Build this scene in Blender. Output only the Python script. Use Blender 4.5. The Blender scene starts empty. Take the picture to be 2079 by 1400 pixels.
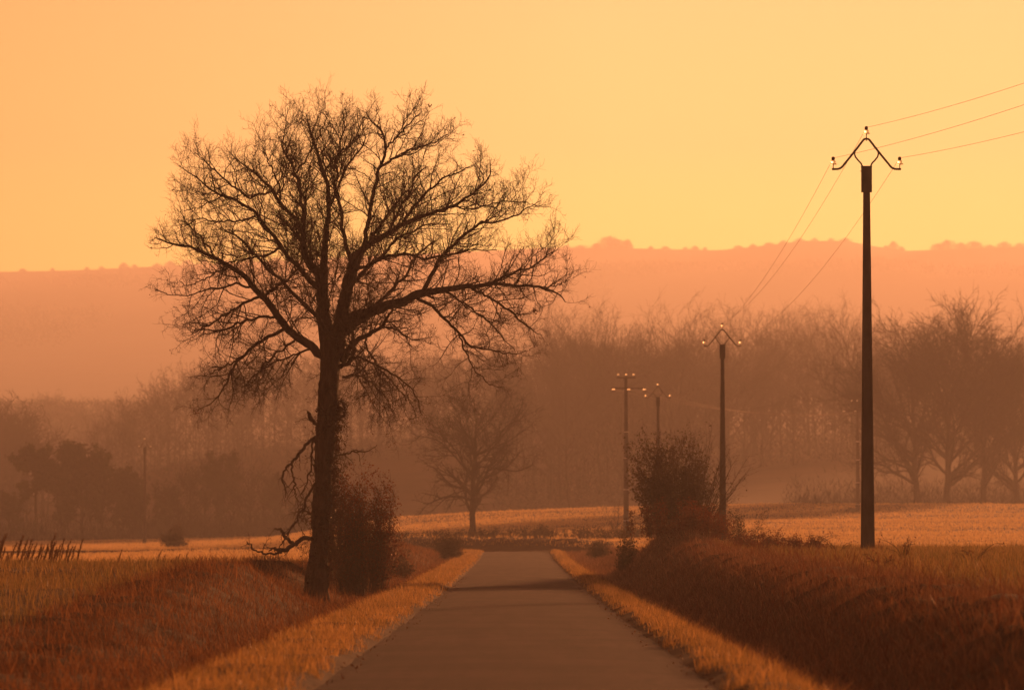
import bpy, math, random
import numpy as np

# ------------------------------------------------------------------ camera, sky, sun, exposure
scene = bpy.context.scene
C = scene.collection
CAM_H = 1.36
F_PX, W_PX, H_PX = 9300.0, 2079.0, 1400.0
VPX, HZY = 1049.0, 1090.0            # where the road's direction and the horizon lie in the photograph

cam_d = bpy.data.cameras.new("camera")
cam = bpy.data.objects.new("camera", cam_d)
C.objects.link(cam)
cam.location = (0, 0, CAM_H)
cam.rotation_euler = (math.radians(90) + math.atan((HZY - H_PX / 2) / F_PX), 0, math.atan((VPX - W_PX / 2) / F_PX))
cam_d.sensor_width = 36.0
cam_d.lens = 36.0 * F_PX / W_PX
cam_d.clip_start = 0.5
cam_d.clip_end = 8000
cam_d.dof.use_dof = True
cam_d.dof.focus_distance = 97.0
cam_d.dof.aperture_fstop = 3.6
scene.camera = cam

SUN_AZ, SUN_EL = 20.0, 6.8           # degrees right of the road's direction, above the horizon
az, el = math.radians(SUN_AZ), math.radians(SUN_EL)
sun_d = bpy.data.lights.new("sun", "SUN")
sun_d.energy = 5.0
sun_d.color = (1.0, 0.36, 0.128)
sun_d.angle = math.radians(3.0)
sun = bpy.data.objects.new("sun", sun_d)
C.objects.link(sun)
sun.rotation_euler = (math.radians(90) - el, 0, math.radians(180) - az)
sun.location = (60, 0, 60)

scene.view_settings.view_transform = 'Standard'
scene.view_settings.look = 'None'
scene.view_settings.exposure = 1.12
scene.view_settings.gamma = 1.0
scene.view_settings.use_curve_mapping = False
scene.render.engine = 'CYCLES'
cy = scene.cycles
cy.max_bounces = 6
cy.diffuse_bounces = 3
cy.glossy_bounces = 2
cy.transmission_bounces = 4
cy.transparent_max_bounces = 8
cy.volume_bounces = 1
cy.use_denoising = True
cy.sample_clamp_indirect = 6.0

world = bpy.data.worlds.new("World")
scene.world = world
world.use_nodes = True
wn, wl = world.node_tree.nodes, world.node_tree.links
wn.clear()
w_out = wn.new("ShaderNodeOutputWorld")
w_bg = wn.new("ShaderNodeBackground")
w_tc = wn.new("ShaderNodeTexCoord")
w_sep = wn.new("ShaderNodeSeparateXYZ")
wl.new(w_tc.outputs["Generated"], w_sep.inputs[0])
w_mr = wn.new("ShaderNodeMapRange")
w_mr.inputs["From Min"].default_value = 0.0
w_mr.inputs["From Max"].default_value = 0.5
wl.new(w_sep.outputs["Z"], w_mr.inputs["Value"])


def ramp(nodes, stops):
    r = nodes.new("ShaderNodeValToRGB")
    e = r.color_ramp.elements
    while len(e) > 1:
        e.remove(e[-1])
    e[0].position, e[0].color = stops[0][0], (*stops[0][1], 1)
    for p, c in stops[1:]:
        k = e.new(p)
        k.color = (*c, 1)
    return r


# sunward side of the sky by elevation (sin of elevation / 0.5)
w_front = ramp(wn, [(0.0, (.74, .80, .115)), (0.12, (.70, .67, .12)), (0.17, (.61, .455, .138)), (0.24, (.57, .36, .138)),
                    (0.34, (.29, .10, .062)), (0.6, (.13, .048, .032)), (1.0, (.08, .034, .025))])
w_back = ramp(wn, [(0.0, (.15, .055, .036)), (0.3, (.12, .045, .03)), (1.0, (.08, .034, .025))])
wl.new(w_mr.outputs[0], w_front.inputs[0])
wl.new(w_mr.outputs[0], w_back.inputs[0])
w_mrf = wn.new("ShaderNodeMapRange")
w_mrf.interpolation_type = 'SMOOTHSTEP'
w_mrf.inputs["From Min"].default_value = 0.1
w_mrf.inputs["From Max"].default_value = 0.95
wl.new(w_sep.outputs["Y"], w_mrf.inputs["Value"])
w_mix = wn.new("ShaderNodeMix")
w_mix.data_type = 'RGBA'
wl.new(w_mrf.outputs[0], w_mix.inputs["Factor"])
wl.new(w_back.outputs[0], w_mix.inputs["A"])
wl.new(w_front.outputs[0], w_mix.inputs["B"])
# the sky is redder away from the sun's side
w_mrx = wn.new("ShaderNodeMapRange")
w_mrx.inputs["From Min"].default_value = -0.13
w_mrx.inputs["From Max"].default_value = 0.02
wl.new(w_sep.outputs["X"], w_mrx.inputs["Value"])
w_tint = ramp(wn, [(0.0, (.98, .58, .42)), (1.0, (1, 1, 1))])
wl.new(w_mrx.outputs[0], w_tint.inputs[0])
w_mul = wn.new("ShaderNodeMix")
w_mul.data_type = 'RGBA'
w_mul.blend_type = 'MULTIPLY'
w_mul.inputs["Factor"].default_value = 1.0
wl.new(w_mix.outputs["Result"], w_mul.inputs["A"])
wl.new(w_tint.outputs[0], w_mul.inputs["B"])
wl.new(w_mul.outputs["Result"], w_bg.inputs["Color"])
w_bg.inputs["Strength"].default_value = 1.0
wl.new(w_bg.outputs[0], w_out.inputs["Surface"])

HAZE_DENSITY = 0.00043
HAZE_COLOR = (0.71, 0.685, 0.71)
HAZE_ANISO = 0.40

# ------------------------------------------------------------------ helpers
R = np.random.default_rng(7)


def px(x, y, d):
    """photo pixel at distance d along the road -> world point"""
    return np.array([(x - VPX) / F_PX * d, d, CAM_H + (HZY - y) / F_PX * d])


def tag(o, label=None, cat=None, group=None, kind=None):
    if label: o["label"] = label
    if cat: o["category"] = cat
    if group: o["group"] = group
    if kind: o["kind"] = kind
    return o


def make_mesh(name, V, quads=None, tris=None, mat=None, smooth=False):
    V = np.asarray(V, dtype=np.float32).reshape(-1, 3)
    loops, totals = [], []
    if quads is not None and len(quads):
        q = np.asarray(quads, dtype=np.int32).reshape(-1, 4)
        loops.append(q.ravel()); totals.append(np.full(len(q), 4, np.int32))
    if tris is not None and len(tris):
        t = np.asarray(tris, dtype=np.int32).reshape(-1, 3)
        loops.append(t.ravel()); totals.append(np.full(len(t), 3, np.int32))
    loops = np.concatenate(loops); totals = np.concatenate(totals)
    me = bpy.data.meshes.new(name)
    me.vertices.add(len(V)); me.vertices.foreach_set("co", V.ravel())
    me.loops.add(len(loops)); me.loops.foreach_set("vertex_index", loops)
    starts = np.concatenate([[0], np.cumsum(totals)[:-1]]).astype(np.int32)
    me.polygons.add(len(totals)); me.polygons.foreach_set("loop_start", starts)
    me.update(calc_edges=True)
    me.polygons.foreach_set("use_smooth", np.full(len(totals), bool(smooth)))
    if mat: me.materials.append(mat)
    return me


def add_obj(name, me, parent=None, loc=None, rz=0.0, scale=None):
    o = bpy.data.objects.new(name, me)
    C.objects.link(o)
    if parent: o.parent = parent
    if loc is not None: o.location = [float(v) for v in loc]
    if rz: o.rotation_euler = (0, 0, rz)
    if scale is not None: o.scale = (scale, scale, scale) if np.isscalar(scale) else scale
    return o


def empty(name, loc, rz=0.0, scale=None):
    return add_obj(name, None, None, loc, rz, scale)


class Geo:
    """collects numpy pieces into one mesh"""
    def __init__(s): s.V, s.Q, s.T, s.n = [], [], [], 0
    def add(s, V, quads=None, tris=None):
        V = np.asarray(V, float).reshape(-1, 3)
        s.V.append(V)
        if quads is not None and len(quads): s.Q.append(np.asarray(quads).reshape(-1, 4) + s.n)
        if tris is not None and len(tris): s.T.append(np.asarray(tris).reshape(-1, 3) + s.n)
        s.n += len(V)
        return s
    def arrays(s):
        return (np.concatenate(s.V), np.concatenate(s.Q) if s.Q else np.zeros((0, 4), int), np.concatenate(s.T) if s.T else np.zeros((0, 3), int))
    def mesh(s, name, mat=None, smooth=False):
        V, Q, T = s.arrays()
        return make_mesh(name, V, Q, T, mat, smooth)


def unit(v): return v / np.maximum(np.linalg.norm(v, axis=-1, keepdims=True), 1e-9)


def tubes(geo, P, Rad, sides=3, cap=False):
    """P (N,K,3) polylines, Rad (N,K)"""
    P = np.asarray(P, float); Rad = np.asarray(Rad, float)
    if P.ndim == 2: P, Rad = P[None], Rad[None]
    N, K, _ = P.shape
    if N == 0: return
    T = np.empty_like(P)
    T[:, 1:-1] = P[:, 2:] - P[:, :-2]; T[:, 0] = P[:, 1] - P[:, 0]; T[:, -1] = P[:, -1] - P[:, -2]
    T = unit(T)
    m = np.abs(T.mean(1))
    ref = np.eye(3)[np.argmin(m, axis=1)][:, None, :]
    U = unit(np.cross(T, np.broadcast_to(ref, T.shape)))
    Wv = np.cross(T, U)
    a = np.arange(sides) * 2 * np.pi / sides
    ring = P[:, :, None, :] + Rad[:, :, None, None] * (np.cos(a)[None, None, :, None] * U[:, :, None, :] + np.sin(a)[None, None, :, None] * Wv[:, :, None, :])
    V = ring.reshape(-1, 3)
    i = np.arange(N)[:, None, None] * K * sides + np.arange(K - 1)[None, :, None] * sides
    j = np.arange(sides)[None, None, :]; j2 = (j + 1) % sides
    q = np.stack([i + j, i + j2, i + sides + j2, i + sides + j], -1).reshape(-1, 4)
    tr = None
    if cap:
        tl = []
        for n in range(N):
            for k, flip in ((0, True), (K - 1, False)):
                b = (n * K + k) * sides
                for s_ in range(1, sides - 1):
                    tl.append((b, b + s_ + 1, b + s_) if flip else (b, b + s_, b + s_ + 1))
        tr = np.array(tl)
    geo.add(V, q, tr)


def lathe(geo, prof, center, seg=12):
    prof = np.asarray(prof, float); n = len(prof)
    a = np.arange(seg) * 2 * np.pi / seg
    V = np.stack([prof[:, 0:1] * np.cos(a), prof[:, 0:1] * np.sin(a), np.repeat(prof[:, 1:2], seg, 1)], -1) + np.asarray(center)
    i = np.arange(n - 1)[:, None] * seg; j = np.arange(seg)[None]; j2 = (j + 1) % seg
    geo.add(V.reshape(-1, 3), np.stack([i + j, i + j2, i + seg + j2, i + seg + j], -1).reshape(-1, 4))


def box(geo, c, h):
    c, h = np.asarray(c, float), np.asarray(h, float)
    s = np.array([[-1, -1, -1], [1, -1, -1], [1, 1, -1], [-1, 1, -1], [-1, -1, 1], [1, -1, 1], [1, 1, 1], [-1, 1, 1]])
    geo.add(c + s * h, [[0, 3, 2, 1], [4, 5, 6, 7], [0, 1, 5, 4], [1, 2, 6, 5], [2, 3, 7, 6], [3, 0, 4, 7]])


def resample(P, Rad, K):
    P = np.asarray(P, float); Rad = np.asarray(Rad, float)
    s = np.concatenate([[0], np.cumsum(np.linalg.norm(np.diff(P, axis=0), axis=1))])
    t = np.linspace(0, s[-1], K)
    # smooth (Catmull-like): fine linear then averaged
    tf = np.linspace(0, s[-1], K * 4)
    Q = np.stack([np.interp(tf, s, P[:, i]) for i in range(3)], 1)
    for _ in range(3):
        Q[1:-1] = (Q[:-2] + 2 * Q[1:-1] + Q[2:]) / 4
    return np.stack([np.interp(t, tf, Q[:, i]) for i in range(3)], 1), np.interp(t, s, Rad)


def grow(P, Rad, spacing, t0, t1, ang, length, K, wig, up, rfrac, rmin, rng, upv=None, maxr=1e9, tip=0.35):
    """side shoots from every polyline. length(parent_len, t, n) -> lengths"""
    P = np.asarray(P, float)
    N, Kp, _ = P.shape
    L = np.linalg.norm(np.diff(P, axis=1), axis=2).sum(1)
    cnt = np.maximum(1, np.round(L * (t1 - t0) / spacing + rng.uniform(-.4, .4, N))).astype(int)
    idx = np.repeat(np.arange(N), cnt)
    M = len(idx)
    off = np.arange(M) - np.repeat(np.concatenate([[0], np.cumsum(cnt)[:-1]]), cnt)
    t = t0 + (t1 - t0) * (off + rng.uniform(0, 1, M)) / cnt[idx]
    f = t * (Kp - 1); k = np.minimum(f.astype(int), Kp - 2); fr = (f - k)[:, None]
    A, B = P[idx, k], P[idx, k + 1]
    start = A + (B - A) * fr
    tan = unit(B - A)
    r0p = Rad[idx, k] * (1 - fr[:, 0]) + Rad[idx, k + 1] * fr[:, 0]
    rnd = rng.normal(size=(M, 3))
    perp = unit(rnd - (rnd * tan).sum(1, keepdims=True) * tan)
    th = rng.uniform(ang[0], ang[1], M)[:, None]
    d = np.cos(th) * tan + np.sin(th) * perp
    upz = np.zeros((M, 3)); upz[:, 2] = up if upv is None else upv(start)
    d = unit(d + upz * 1.2)
    Ln = length(L[idx], t, M)
    out = np.empty((M, K, 3)); out[:, 0] = start
    st = (Ln / (K - 1))[:, None]
    for i in range(1, K):
        d = unit(d + wig * rng.normal(size=(M, 3)) + upz * .5)
        out[:, i] = out[:, i - 1] + d * st
    r0 = np.clip(np.minimum(r0p * rfrac, maxr), rmin, None)
    rad = r0[:, None] * np.linspace(1, tip, K)[None]
    return out, np.maximum(rad, rmin * .6)


def leaf_cards(geo, pts, size, rng, jitter=0.05, droop=0.0):
    n = len(pts)
    if n == 0: return
    c = pts + rng.normal(size=(n, 3)) * jitter
    a = unit(rng.normal(size=(n, 3)) + np.array([0, 0, -droop]))
    b = unit(np.cross(a, rng.normal(size=(n, 3))))
    s = (size * rng.uniform(.6, 1.3, n))[:, None]
    nrm = np.cross(a, b) * s * .25
    V = np.stack([c - a * s, c + b * s * .5 + nrm, c + a * s, c - b * s * .5 + nrm], 1).reshape(-1, 3)
    geo.add(V, np.arange(4 * n).reshape(-1, 4))


def slivers(geo, p, length, width, rng, tilt=.45):
    """thin upright twig sprays"""
    n = len(p)
    d = unit(np.stack([rng.normal(size=n) * tilt, rng.normal(size=n) * tilt, np.ones(n)], 1)) * (length * rng.uniform(.5, 1.4, n))[:, None]
    a = rng.uniform(0, 6.28, n); w = np.stack([np.cos(a), np.sin(a), np.zeros(n)], 1) * (width * .5 * rng.uniform(.6, 1.4, n))[:, None]
    geo.add(np.stack([p - w, p + w, p + d], 1).reshape(-1, 3), None, np.arange(3 * n).reshape(-1, 3))


def sstep(a, b, x):
    """smooth step from a to b (a may be the larger)"""
    t = np.clip((np.asarray(x, float) - a) / (b - a), 0, 1)
    return t * t * (3 - 2 * t)


_ph = np.random.default_rng(3).uniform(0, 6.28, (8, 2)); _dr = np.random.default_rng(4).normal(size=(8, 2))


def wob(X, Y, s):
    """cheap smooth 2-D noise in about -1..1, feature size s"""
    v = 0
    for k in range(8):
        d = _dr[k] / np.linalg.norm(_dr[k]) * (1 + .23 * k)
        v = v + np.sin((d[0] * X + d[1] * Y) * 3.2 / s + _ph[k, 0]) * np.cos((d[1] * X - d[0] * Y) * 2.3 / s + _ph[k, 1])
    return v / 4


# ------------------------------------------------------------------ materials
def material(name):
    m = bpy.data.materials.new(name)
    m.use_nodes = True
    n, l = m.node_tree.nodes, m.node_tree.links
    n.clear()
    out = n.new("ShaderNodeOutputMaterial")
    return m, n, l, out


def coords(n, l, scale=(1, 1, 1), obj=True):
    tc = n.new("ShaderNodeTexCoord")
    mp = n.new("ShaderNodeMapping")
    mp.inputs["Scale"].default_value = scale
    l.new(tc.outputs["Object"], mp.inputs[0])
    return mp.outputs[0]


def noise(n, l, vec, scale, detail=5, rough=.6):
    t = n.new("ShaderNodeTexNoise")
    t.inputs["Scale"].default_value = scale
    t.inputs["Detail"].default_value = detail
    t.inputs["Roughness"].default_value = rough
    l.new(vec, t.inputs["Vector"])
    return t.outputs["Fac"]


def mat_solid(name, c0, c1, nscale=6, stretch=(1, 1, 1), rough=.85, bump=.3, bdist=.02, metallic=0, spec=.3):
    m, n, l, out = material(name)
    p = n.new("ShaderNodeBsdfPrincipled")
    v = coords(n, l, stretch)
    f = noise(n, l, v, nscale)
    r = ramp(n, [(.3, c0), (.7, c1)])
    l.new(f, r.inputs[0]); l.new(r.outputs[0], p.inputs["Base Color"])
    p.inputs["Roughness"].default_value = rough
    p.inputs["Metallic"].default_value = metallic
    p.inputs["Specular IOR Level"].default_value = spec
    if bump:
        b = n.new("ShaderNodeBump")
        b.inputs["Strength"].default_value = bump; b.inputs["Distance"].default_value = bdist
        l.new(noise(n, l, v, nscale * 3), b.inputs["Height"]); l.new(b.outputs[0], p.inputs["Normal"])
    l.new(p.outputs[0], out.inputs[0])
    return m


def mat_leafy(name, cols, trans=.5, gloss=.04, nscale=.25, grough=.35, tcol=1.0):
    """thin leaves and grass: diffuse + light through the blade + a little gloss"""
    m, n, l, out = material(name)
    geo = n.new("ShaderNodeNewGeometry")
    f = noise(n, l, geo.outputs["Position"], nscale, 4)
    ad = n.new("ShaderNodeMath"); ad.operation = 'MULTIPLY_ADD'
    l.new(geo.outputs["Random Per Island"], ad.inputs[0]); ad.inputs[1].default_value = .5
    l.new(f, ad.inputs[2])
    sb = n.new("ShaderNodeMath"); sb.operation = 'SUBTRACT'; l.new(ad.outputs[0], sb.inputs[0]); sb.inputs[1].default_value = .25
    k = len(cols)
    r = ramp(n, [(.15 + .7 * i / max(1, k - 1), c) for i, c in enumerate(cols)])
    l.new(sb.outputs[0], r.inputs[0])
    df = n.new("ShaderNodeBsdfDiffuse"); tr = n.new("ShaderNodeBsdfTranslucent"); gl = n.new("ShaderNodeBsdfGlossy")
    gl.inputs["Roughness"].default_value = grough
    gl.inputs["Color"].default_value = (.9, .85, .8, 1)
    l.new(r.outputs[0], df.inputs[0])
    mu = n.new("ShaderNodeMix"); mu.data_type = 'RGBA'; mu.blend_type = 'MULTIPLY'; mu.inputs["Factor"].default_value = 1
    l.new(r.outputs[0], mu.inputs["A"]); mu.inputs["B"].default_value = (tcol, tcol, tcol, 1)
    l.new(mu.outputs["Result"], tr.inputs[0])
    m1 = n.new("ShaderNodeMixShader"); m1.inputs[0].default_value = trans
    l.new(df.outputs[0], m1.inputs[1]); l.new(tr.outputs[0], m1.inputs[2])
    m2 = n.new("ShaderNodeMixShader"); m2.inputs[0].default_value = gloss
    l.new(m1.outputs[0], m2.inputs[1]); l.new(gl.outputs[0], m2.inputs[2])
    l.new(m2.outputs[0], out.inputs[0])
    return m


M_BARK = mat_solid("oak_bark", (.050, .032, .024), (.115, .078, .058), 9, (1, 1, .25), .9, .9, .03)
M_TWIG = mat_solid("twig_bark", (.055, .034, .024), (.10, .064, .044), 5, rough=.85, bump=0)
M_FARTREE = mat_solid("distant_bark", (.026, .018, .015), (.045, .032, .025), 2, rough=.95, bump=0, spec=.1)
M_DRY = mat_leafy("dry_oak_leaf", [(.06, .028, .012), (.13, .055, .02)], .45, .03)
M_BUSH = mat_leafy("bramble_leaf", [(.06, .020, .010), (.13, .036, .016), (.18, .055, .022)], .45, .03)
M_IVY = mat_leafy("ivy_leaf", [(.05, .024, .012), (.08, .032, .015)], .35, .04)
M_SHRUB = mat_leafy("shrub_leaf", [(.045, .035, .018), (.09, .055, .025)], .35, .03)
M_EVER = mat_leafy("evergreen_leaf", [(.03, .03, .015), (.05, .045, .02)], .2, .02)
M_VERGE = mat_leafy("verge_grass_blade", [(.10, .075, .026), (.26, .155, .052), (.40, .235, .09)], .65, .03, .8, .35, 1.5)
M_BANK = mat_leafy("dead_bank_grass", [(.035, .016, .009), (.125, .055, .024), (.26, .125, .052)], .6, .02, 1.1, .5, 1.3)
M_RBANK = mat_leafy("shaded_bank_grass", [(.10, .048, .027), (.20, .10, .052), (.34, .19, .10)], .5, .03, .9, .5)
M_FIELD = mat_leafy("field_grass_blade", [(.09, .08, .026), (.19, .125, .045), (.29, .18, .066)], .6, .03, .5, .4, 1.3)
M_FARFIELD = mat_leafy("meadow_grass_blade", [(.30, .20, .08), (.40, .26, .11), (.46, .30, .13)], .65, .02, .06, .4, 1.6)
M_WEED = mat_leafy("dead_dock_stem", [(.09, .038, .018), (.16, .07, .03)], .45, .02)
M_CONC = mat_solid("weathered_concrete", (.055, .045, .038), (.10, .085, .072), 4, (1, 1, .3), .9, .25, .01)
M_STEEL = mat_solid("rusted_steel", (.05, .035, .028), (.10, .065, .045), 20, rough=.6, bump=.1, bdist=.003, metallic=.6)
M_CAPM = mat_solid("dark_insulator_cap", (.02, .015, .012), (.05, .035, .028), 30, rough=.5, bump=0)
M_WIRE = mat_solid("bare_copper_wire", (.12, .07, .05), (.17, .10, .07), 3, rough=.8, bump=0, metallic=.2)
M_BAND = mat_solid("pale_band", (.5, .46, .42), (.62, .58, .52), 20, rough=.6, bump=0)


def mat_glass():
    m, n, l, out = material("insulator_glass")
    tp = n.new("ShaderNodeBsdfTransparent"); tp.inputs[0].default_value = (.96, .93, .85, 1)
    tr = n.new("ShaderNodeBsdfTranslucent"); tr.inputs[0].default_value = (.93, .88, .78, 1)
    g = n.new("ShaderNodeBsdfRefraction"); g.inputs["Color"].default_value = (.95, .93, .86, 1); g.inputs["Roughness"].default_value = .6; g.inputs["IOR"].default_value = 1.45
    mx = n.new("ShaderNodeMixShader"); mx.inputs[0].default_value = .75
    l.new(tr.outputs[0], mx.inputs[1]); l.new(g.outputs[0], mx.inputs[2])
    m2 = n.new("ShaderNodeMixShader"); m2.inputs[0].default_value = .55
    l.new(tp.outputs[0], m2.inputs[1]); l.new(mx.outputs[0], m2.inputs[2]); l.new(m2.outputs[0], out.inputs[0])
    return m


M_GLASS = mat_glass()


def mat_ground():
    m, n, l, out = material("soil_and_turf")
    p = n.new("ShaderNodeBsdfPrincipled")
    v = coords(n, l)
    f1 = noise(n, l, v, .05, 6); f2 = noise(n, l, v, 2.5, 6, .7)
    r1 = ramp(n, [(.35, (.065, .038, .018)), (.65, (.10, .06, .028))])
    r2 = ramp(n, [(.3, (.45, .42, .38)), (.7, (1.15, 1.1, 1.0))])
    l.new(f1, r1.inputs[0]); l.new(f2, r2.inputs[0])
    mu = n.new("ShaderNodeMix"); mu.data_type = 'RGBA'; mu.blend_type = 'MULTIPLY'; mu.inputs["Factor"].default_value = 1
    l.new(r1.outputs[0], mu.inputs["A"]); l.new(r2.outputs[0], mu.inputs["B"]); l.new(mu.outputs["Result"], p.inputs["Base Color"])
    p.inputs["Roughness"].default_value = .95; p.inputs["Specular IOR Level"].default_value = .1
    b = n.new("ShaderNodeBump"); b.inputs["Strength"].default_value = .5; b.inputs["Distance"].default_value = .06
    l.new(f2, b.inputs["Height"]); l.new(b.outputs[0], p.inputs["Normal"])
    l.new(p.outputs[0], out.inputs[0])
    return m


def mat_road():
    m, n, l, out = material("worn_asphalt")
    p = n.new("ShaderNodeBsdfPrincipled")
    v = coords(n, l)
    vs = coords(n, l, (1, .05, 1))
    fine = noise(n, l, v, 40, 4, .8); patch = noise(n, l, vs, 2.2, 6, .65); blot = noise(n, l, v, .35, 4, .6)
    r1 = ramp(n, [(.3, (.037, .0225, .020)), (.5, (.051, .031, .0275)), (.7, (.069, .042, .037))])
    r2 = ramp(n, [(.25, (.55, .55, .55)), (.75, (1.35, 1.35, 1.35))])
    r3 = ramp(n, [(.35, (.72, .70, .68)), (.65, (1.2, 1.18, 1.15))])
    l.new(patch, r1.inputs[0]); l.new(fine, r2.inputs[0]); l.new(blot, r3.inputs[0])
    # cracks
    vo = n.new("ShaderNodeTexVoronoi"); vo.feature = 'DISTANCE_TO_EDGE'; vo.inputs["Scale"].default_value = .55
    wv = n.new("ShaderNodeMixRGB"); wv.blend_type = 'ADD'; wv.inputs[0].default_value = .35
    nz = n.new("ShaderNodeTexNoise"); nz.inputs["Scale"].default_value = 2.5; l.new(v, nz.inputs["Vector"])
    l.new(v, wv.inputs[1]); l.new(nz.outputs["Color"], wv.inputs[2]); l.new(wv.outputs[0], vo.inputs["Vector"])
    r4 = ramp(n, [(.0, (.45, .45, .45)), (.012, (1, 1, 1))]); l.new(vo.outputs["Distance"], r4.inputs[0])
    cur = r1.outputs[0]
    for q in (r2, r3, r4):
        mu = n.new("ShaderNodeMix"); mu.data_type = 'RGBA'; mu.blend_type = 'MULTIPLY'; mu.inputs["Factor"].default_value = 1
        l.new(cur, mu.inputs["A"]); l.new(q.outputs[0], mu.inputs["B"]); cur = mu.outputs["Result"]
    l.new(cur, p.inputs["Base Color"])
    p.inputs["Roughness"].default_value = .8; p.inputs["Specular IOR Level"].default_value = .12
    b = n.new("ShaderNodeBump"); b.inputs["Strength"].default_value = .7; b.inputs["Distance"].default_value = .015
    l.new(fine, b.inputs["Height"]); l.new(b.outputs[0], p.inputs["Normal"])
    l.new(p.outputs[0], out.inputs[0])
    return m


M_GROUND, M_ROAD = mat_ground(), mat_road()

# ------------------------------------------------------------------ terrain
BEND_Y, BEND_R = 255.0, 26.0


def lateral(X, Y):
    """signed distance from the road's centre line (positive on the sun's side)"""
    X, Y = np.broadcast_arrays(np.asarray(X, float), np.asarray(Y, float))
    r = np.hypot(X + BEND_R, Y - BEND_Y) - BEND_R
    return np.where(Y < BEND_Y, X, np.where(X > -BEND_R, r, Y - BEND_Y - BEND_R))


def smooth_table(xs, ys, w=5.0):
    g = np.arange(-120, 420, 1.0)
    v = np.interp(g, xs, ys)
    k = np.exp(-.5 * (np.arange(-15, 16) / (w * .5)) ** 2); k /= k.sum()
    v = np.convolve(np.pad(v, 15, mode='edge'), k, 'valid')
    return lambda Y: np.interp(Y, g, v)


road_z = smooth_table([-120, 40, 118, 170, 226, 250, 262, 285, 420], [0, 0, -.03, .08, .26, .50, .54, .25, .2], 14)
crest_l = smooth_table([-120, 30, 49, 69, 82, 87, 92, 97, 101, 105, 110, 117, 130, 165, 185, 215, 240, 262, 420],
                       [-.15, -.12, .06, .56, .80, .86, .30, .28, .86, .74, .34, .55, .6, .8, 1.05, .95, .7, .6, .5], 2.2)
crest_r = smooth_table([-120, 30, 60, 90, 115, 128, 137, 146, 156, 165, 180, 215, 240, 262, 275, 420],
                       [.5, .55, .68, .80, .92, 1.15, 1.72, 1.62, .85, .9, 1.15, 1.15, .9, .9, 1.35, 1.4], 3.5)
field_l = smooth_table([-120, 0, 50, 70, 93, 103, 120, 140, 200, 420], [.1, .1, .22, .55, .76, .72, .5, .4, .3, .3], 5)
field_r = smooth_table([-120, 0, 60, 115, 128, 150, 200, 420], [.65, .7, .8, .99, 1.0, .72, .5, .5], 5)
ROWS = [
    (200, [-60, -25, 0, 13, 60], [.2, .3, .35, .45, .5]),
    (330, [-60, -45, -25, -12, 0, 13, 60], [.2, .2, .5, .9, 1.4, 1.8, 1.7]),
    (434, [-60, -45, -34, -25, -12, 0, 13, 60], [.5, .6, .75, 1.05, 2.4, 3.2, 3.5, 3.7]),
    (470, [-60, -45, -25, -12, 0, 13, 25, 60], [.7, .9, 1.4, 3.4, 4.0, 4.5, 4.8, 4.8]),
    (500, [-60, -45, -25, -12, 0, 25, 60], [-.3, -.2, .8, 2.7, 3.4, 4.3, 4.4]),
    (560, [-60, -25, 0, 25, 60], [-.3, .8, 3.4, 4.8, 5.0]),
    (700, [-200, -72, -50, 0, 30, 60, 150], [1, 1.5, 5, 8, 11, 13, 14]),
    (810, [-200, -84, -66, -48, 0, 60, 200], [6, 5, 13, 17, 19, 19, 19]),
    (1100, [-300, -100, 0, 200], [20, 20, 26, 27]),
    (1900, [-430, 0, 430], [46, 52, 52]),
    (2800, [-430, 0, 430], [128, 140, 140]),
    (3600, [-1300, -406, -341, -271, 20, 98, 158, 202, 220, 259, 302, 399, 1300], [197, 210, 211.5, 215, 229, 228.5, 227, 231.5, 234.5, 234.5, 226.5, 230, 236]),
    (4200, [-300, 300], [190, 200]),
    (5000, [-300, 300], [160, 160]),
]


def far_z(X, Y):
    X, Y = np.broadcast_arrays(np.asarray(X, float), np.asarray(Y, float))
    ys = np.array([r[0] for r in ROWS], float)
    vals = np.stack([np.interp(X, r[1], r[2]) for r in ROWS])
    k = np.clip(np.searchsorted(ys, Y) - 1, 0, len(ys) - 2)
    t = np.clip((Y - ys[k]) / (ys[k + 1] - ys[k]), 0, 1)
    a = np.take_along_axis(vals, k[None], 0)[0]; b = np.take_along_axis(vals, (k + 1)[None], 0)[0]
    return a + (b - a) * t


def ground_z(X, Y, under_road=False):
    X, Y = np.broadcast_arrays(np.asarray(X, float), np.asarray(Y, float))
    u = lateral(X, Y); a = np.abs(u); right = u > 0
    zr = road_z(np.minimum(Y, 282))
    bl = sstep(-10, 10, X)
    near = field_l(Y) * (1 - bl) + field_r(Y) * bl
    t = sstep(150, 215, Y)
    F = near * (1 - t) + far_z(X, Y) * t
    F = F + .05 * wob(X, Y, 9) + .15 * wob(X, Y, 60) * sstep(150, 300, Y)
    crest = np.where(right, crest_r(Y), crest_l(Y)) + .08 * wob(X, Y, 4) + .08 * wob(X, Y, 1.3)
    r0 = np.where(right, 2.95, 3.5)
    r1 = np.where(right, 4.95 + 2.8 * sstep(158, 172, Y), 5.3)
    hump = .09 * sstep(1.7, 2.1, a) * (1 - sstep(r0 - .7, r0, a)) * (1 + .5 * wob(X, Y, 3))
    ditch = .10 * sstep(r0 - .6, r0, a)
    z = zr + hump - ditch
    crest = crest - np.where(right & (Y > 262), (crest - .42) * sstep(-7, -14, X), 0)
    crest = crest + np.where(right, .09 * wob(X, Y, 2.4), 0) * (Y < 175)
    w = sstep(r0, r1, a)
    z = z * (1 - w) + crest * w
    w2 = sstep(r1 + .15, r1 + 1.6, a)
    z = z * (1 - w2) + F * w2
    if under_road:
        z = z - .05 * (1 - sstep(1.55, 1.85, a))
    return z


def gz(x, y): return float(ground_z(np.array([x]), np.array([y]))[0])


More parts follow.
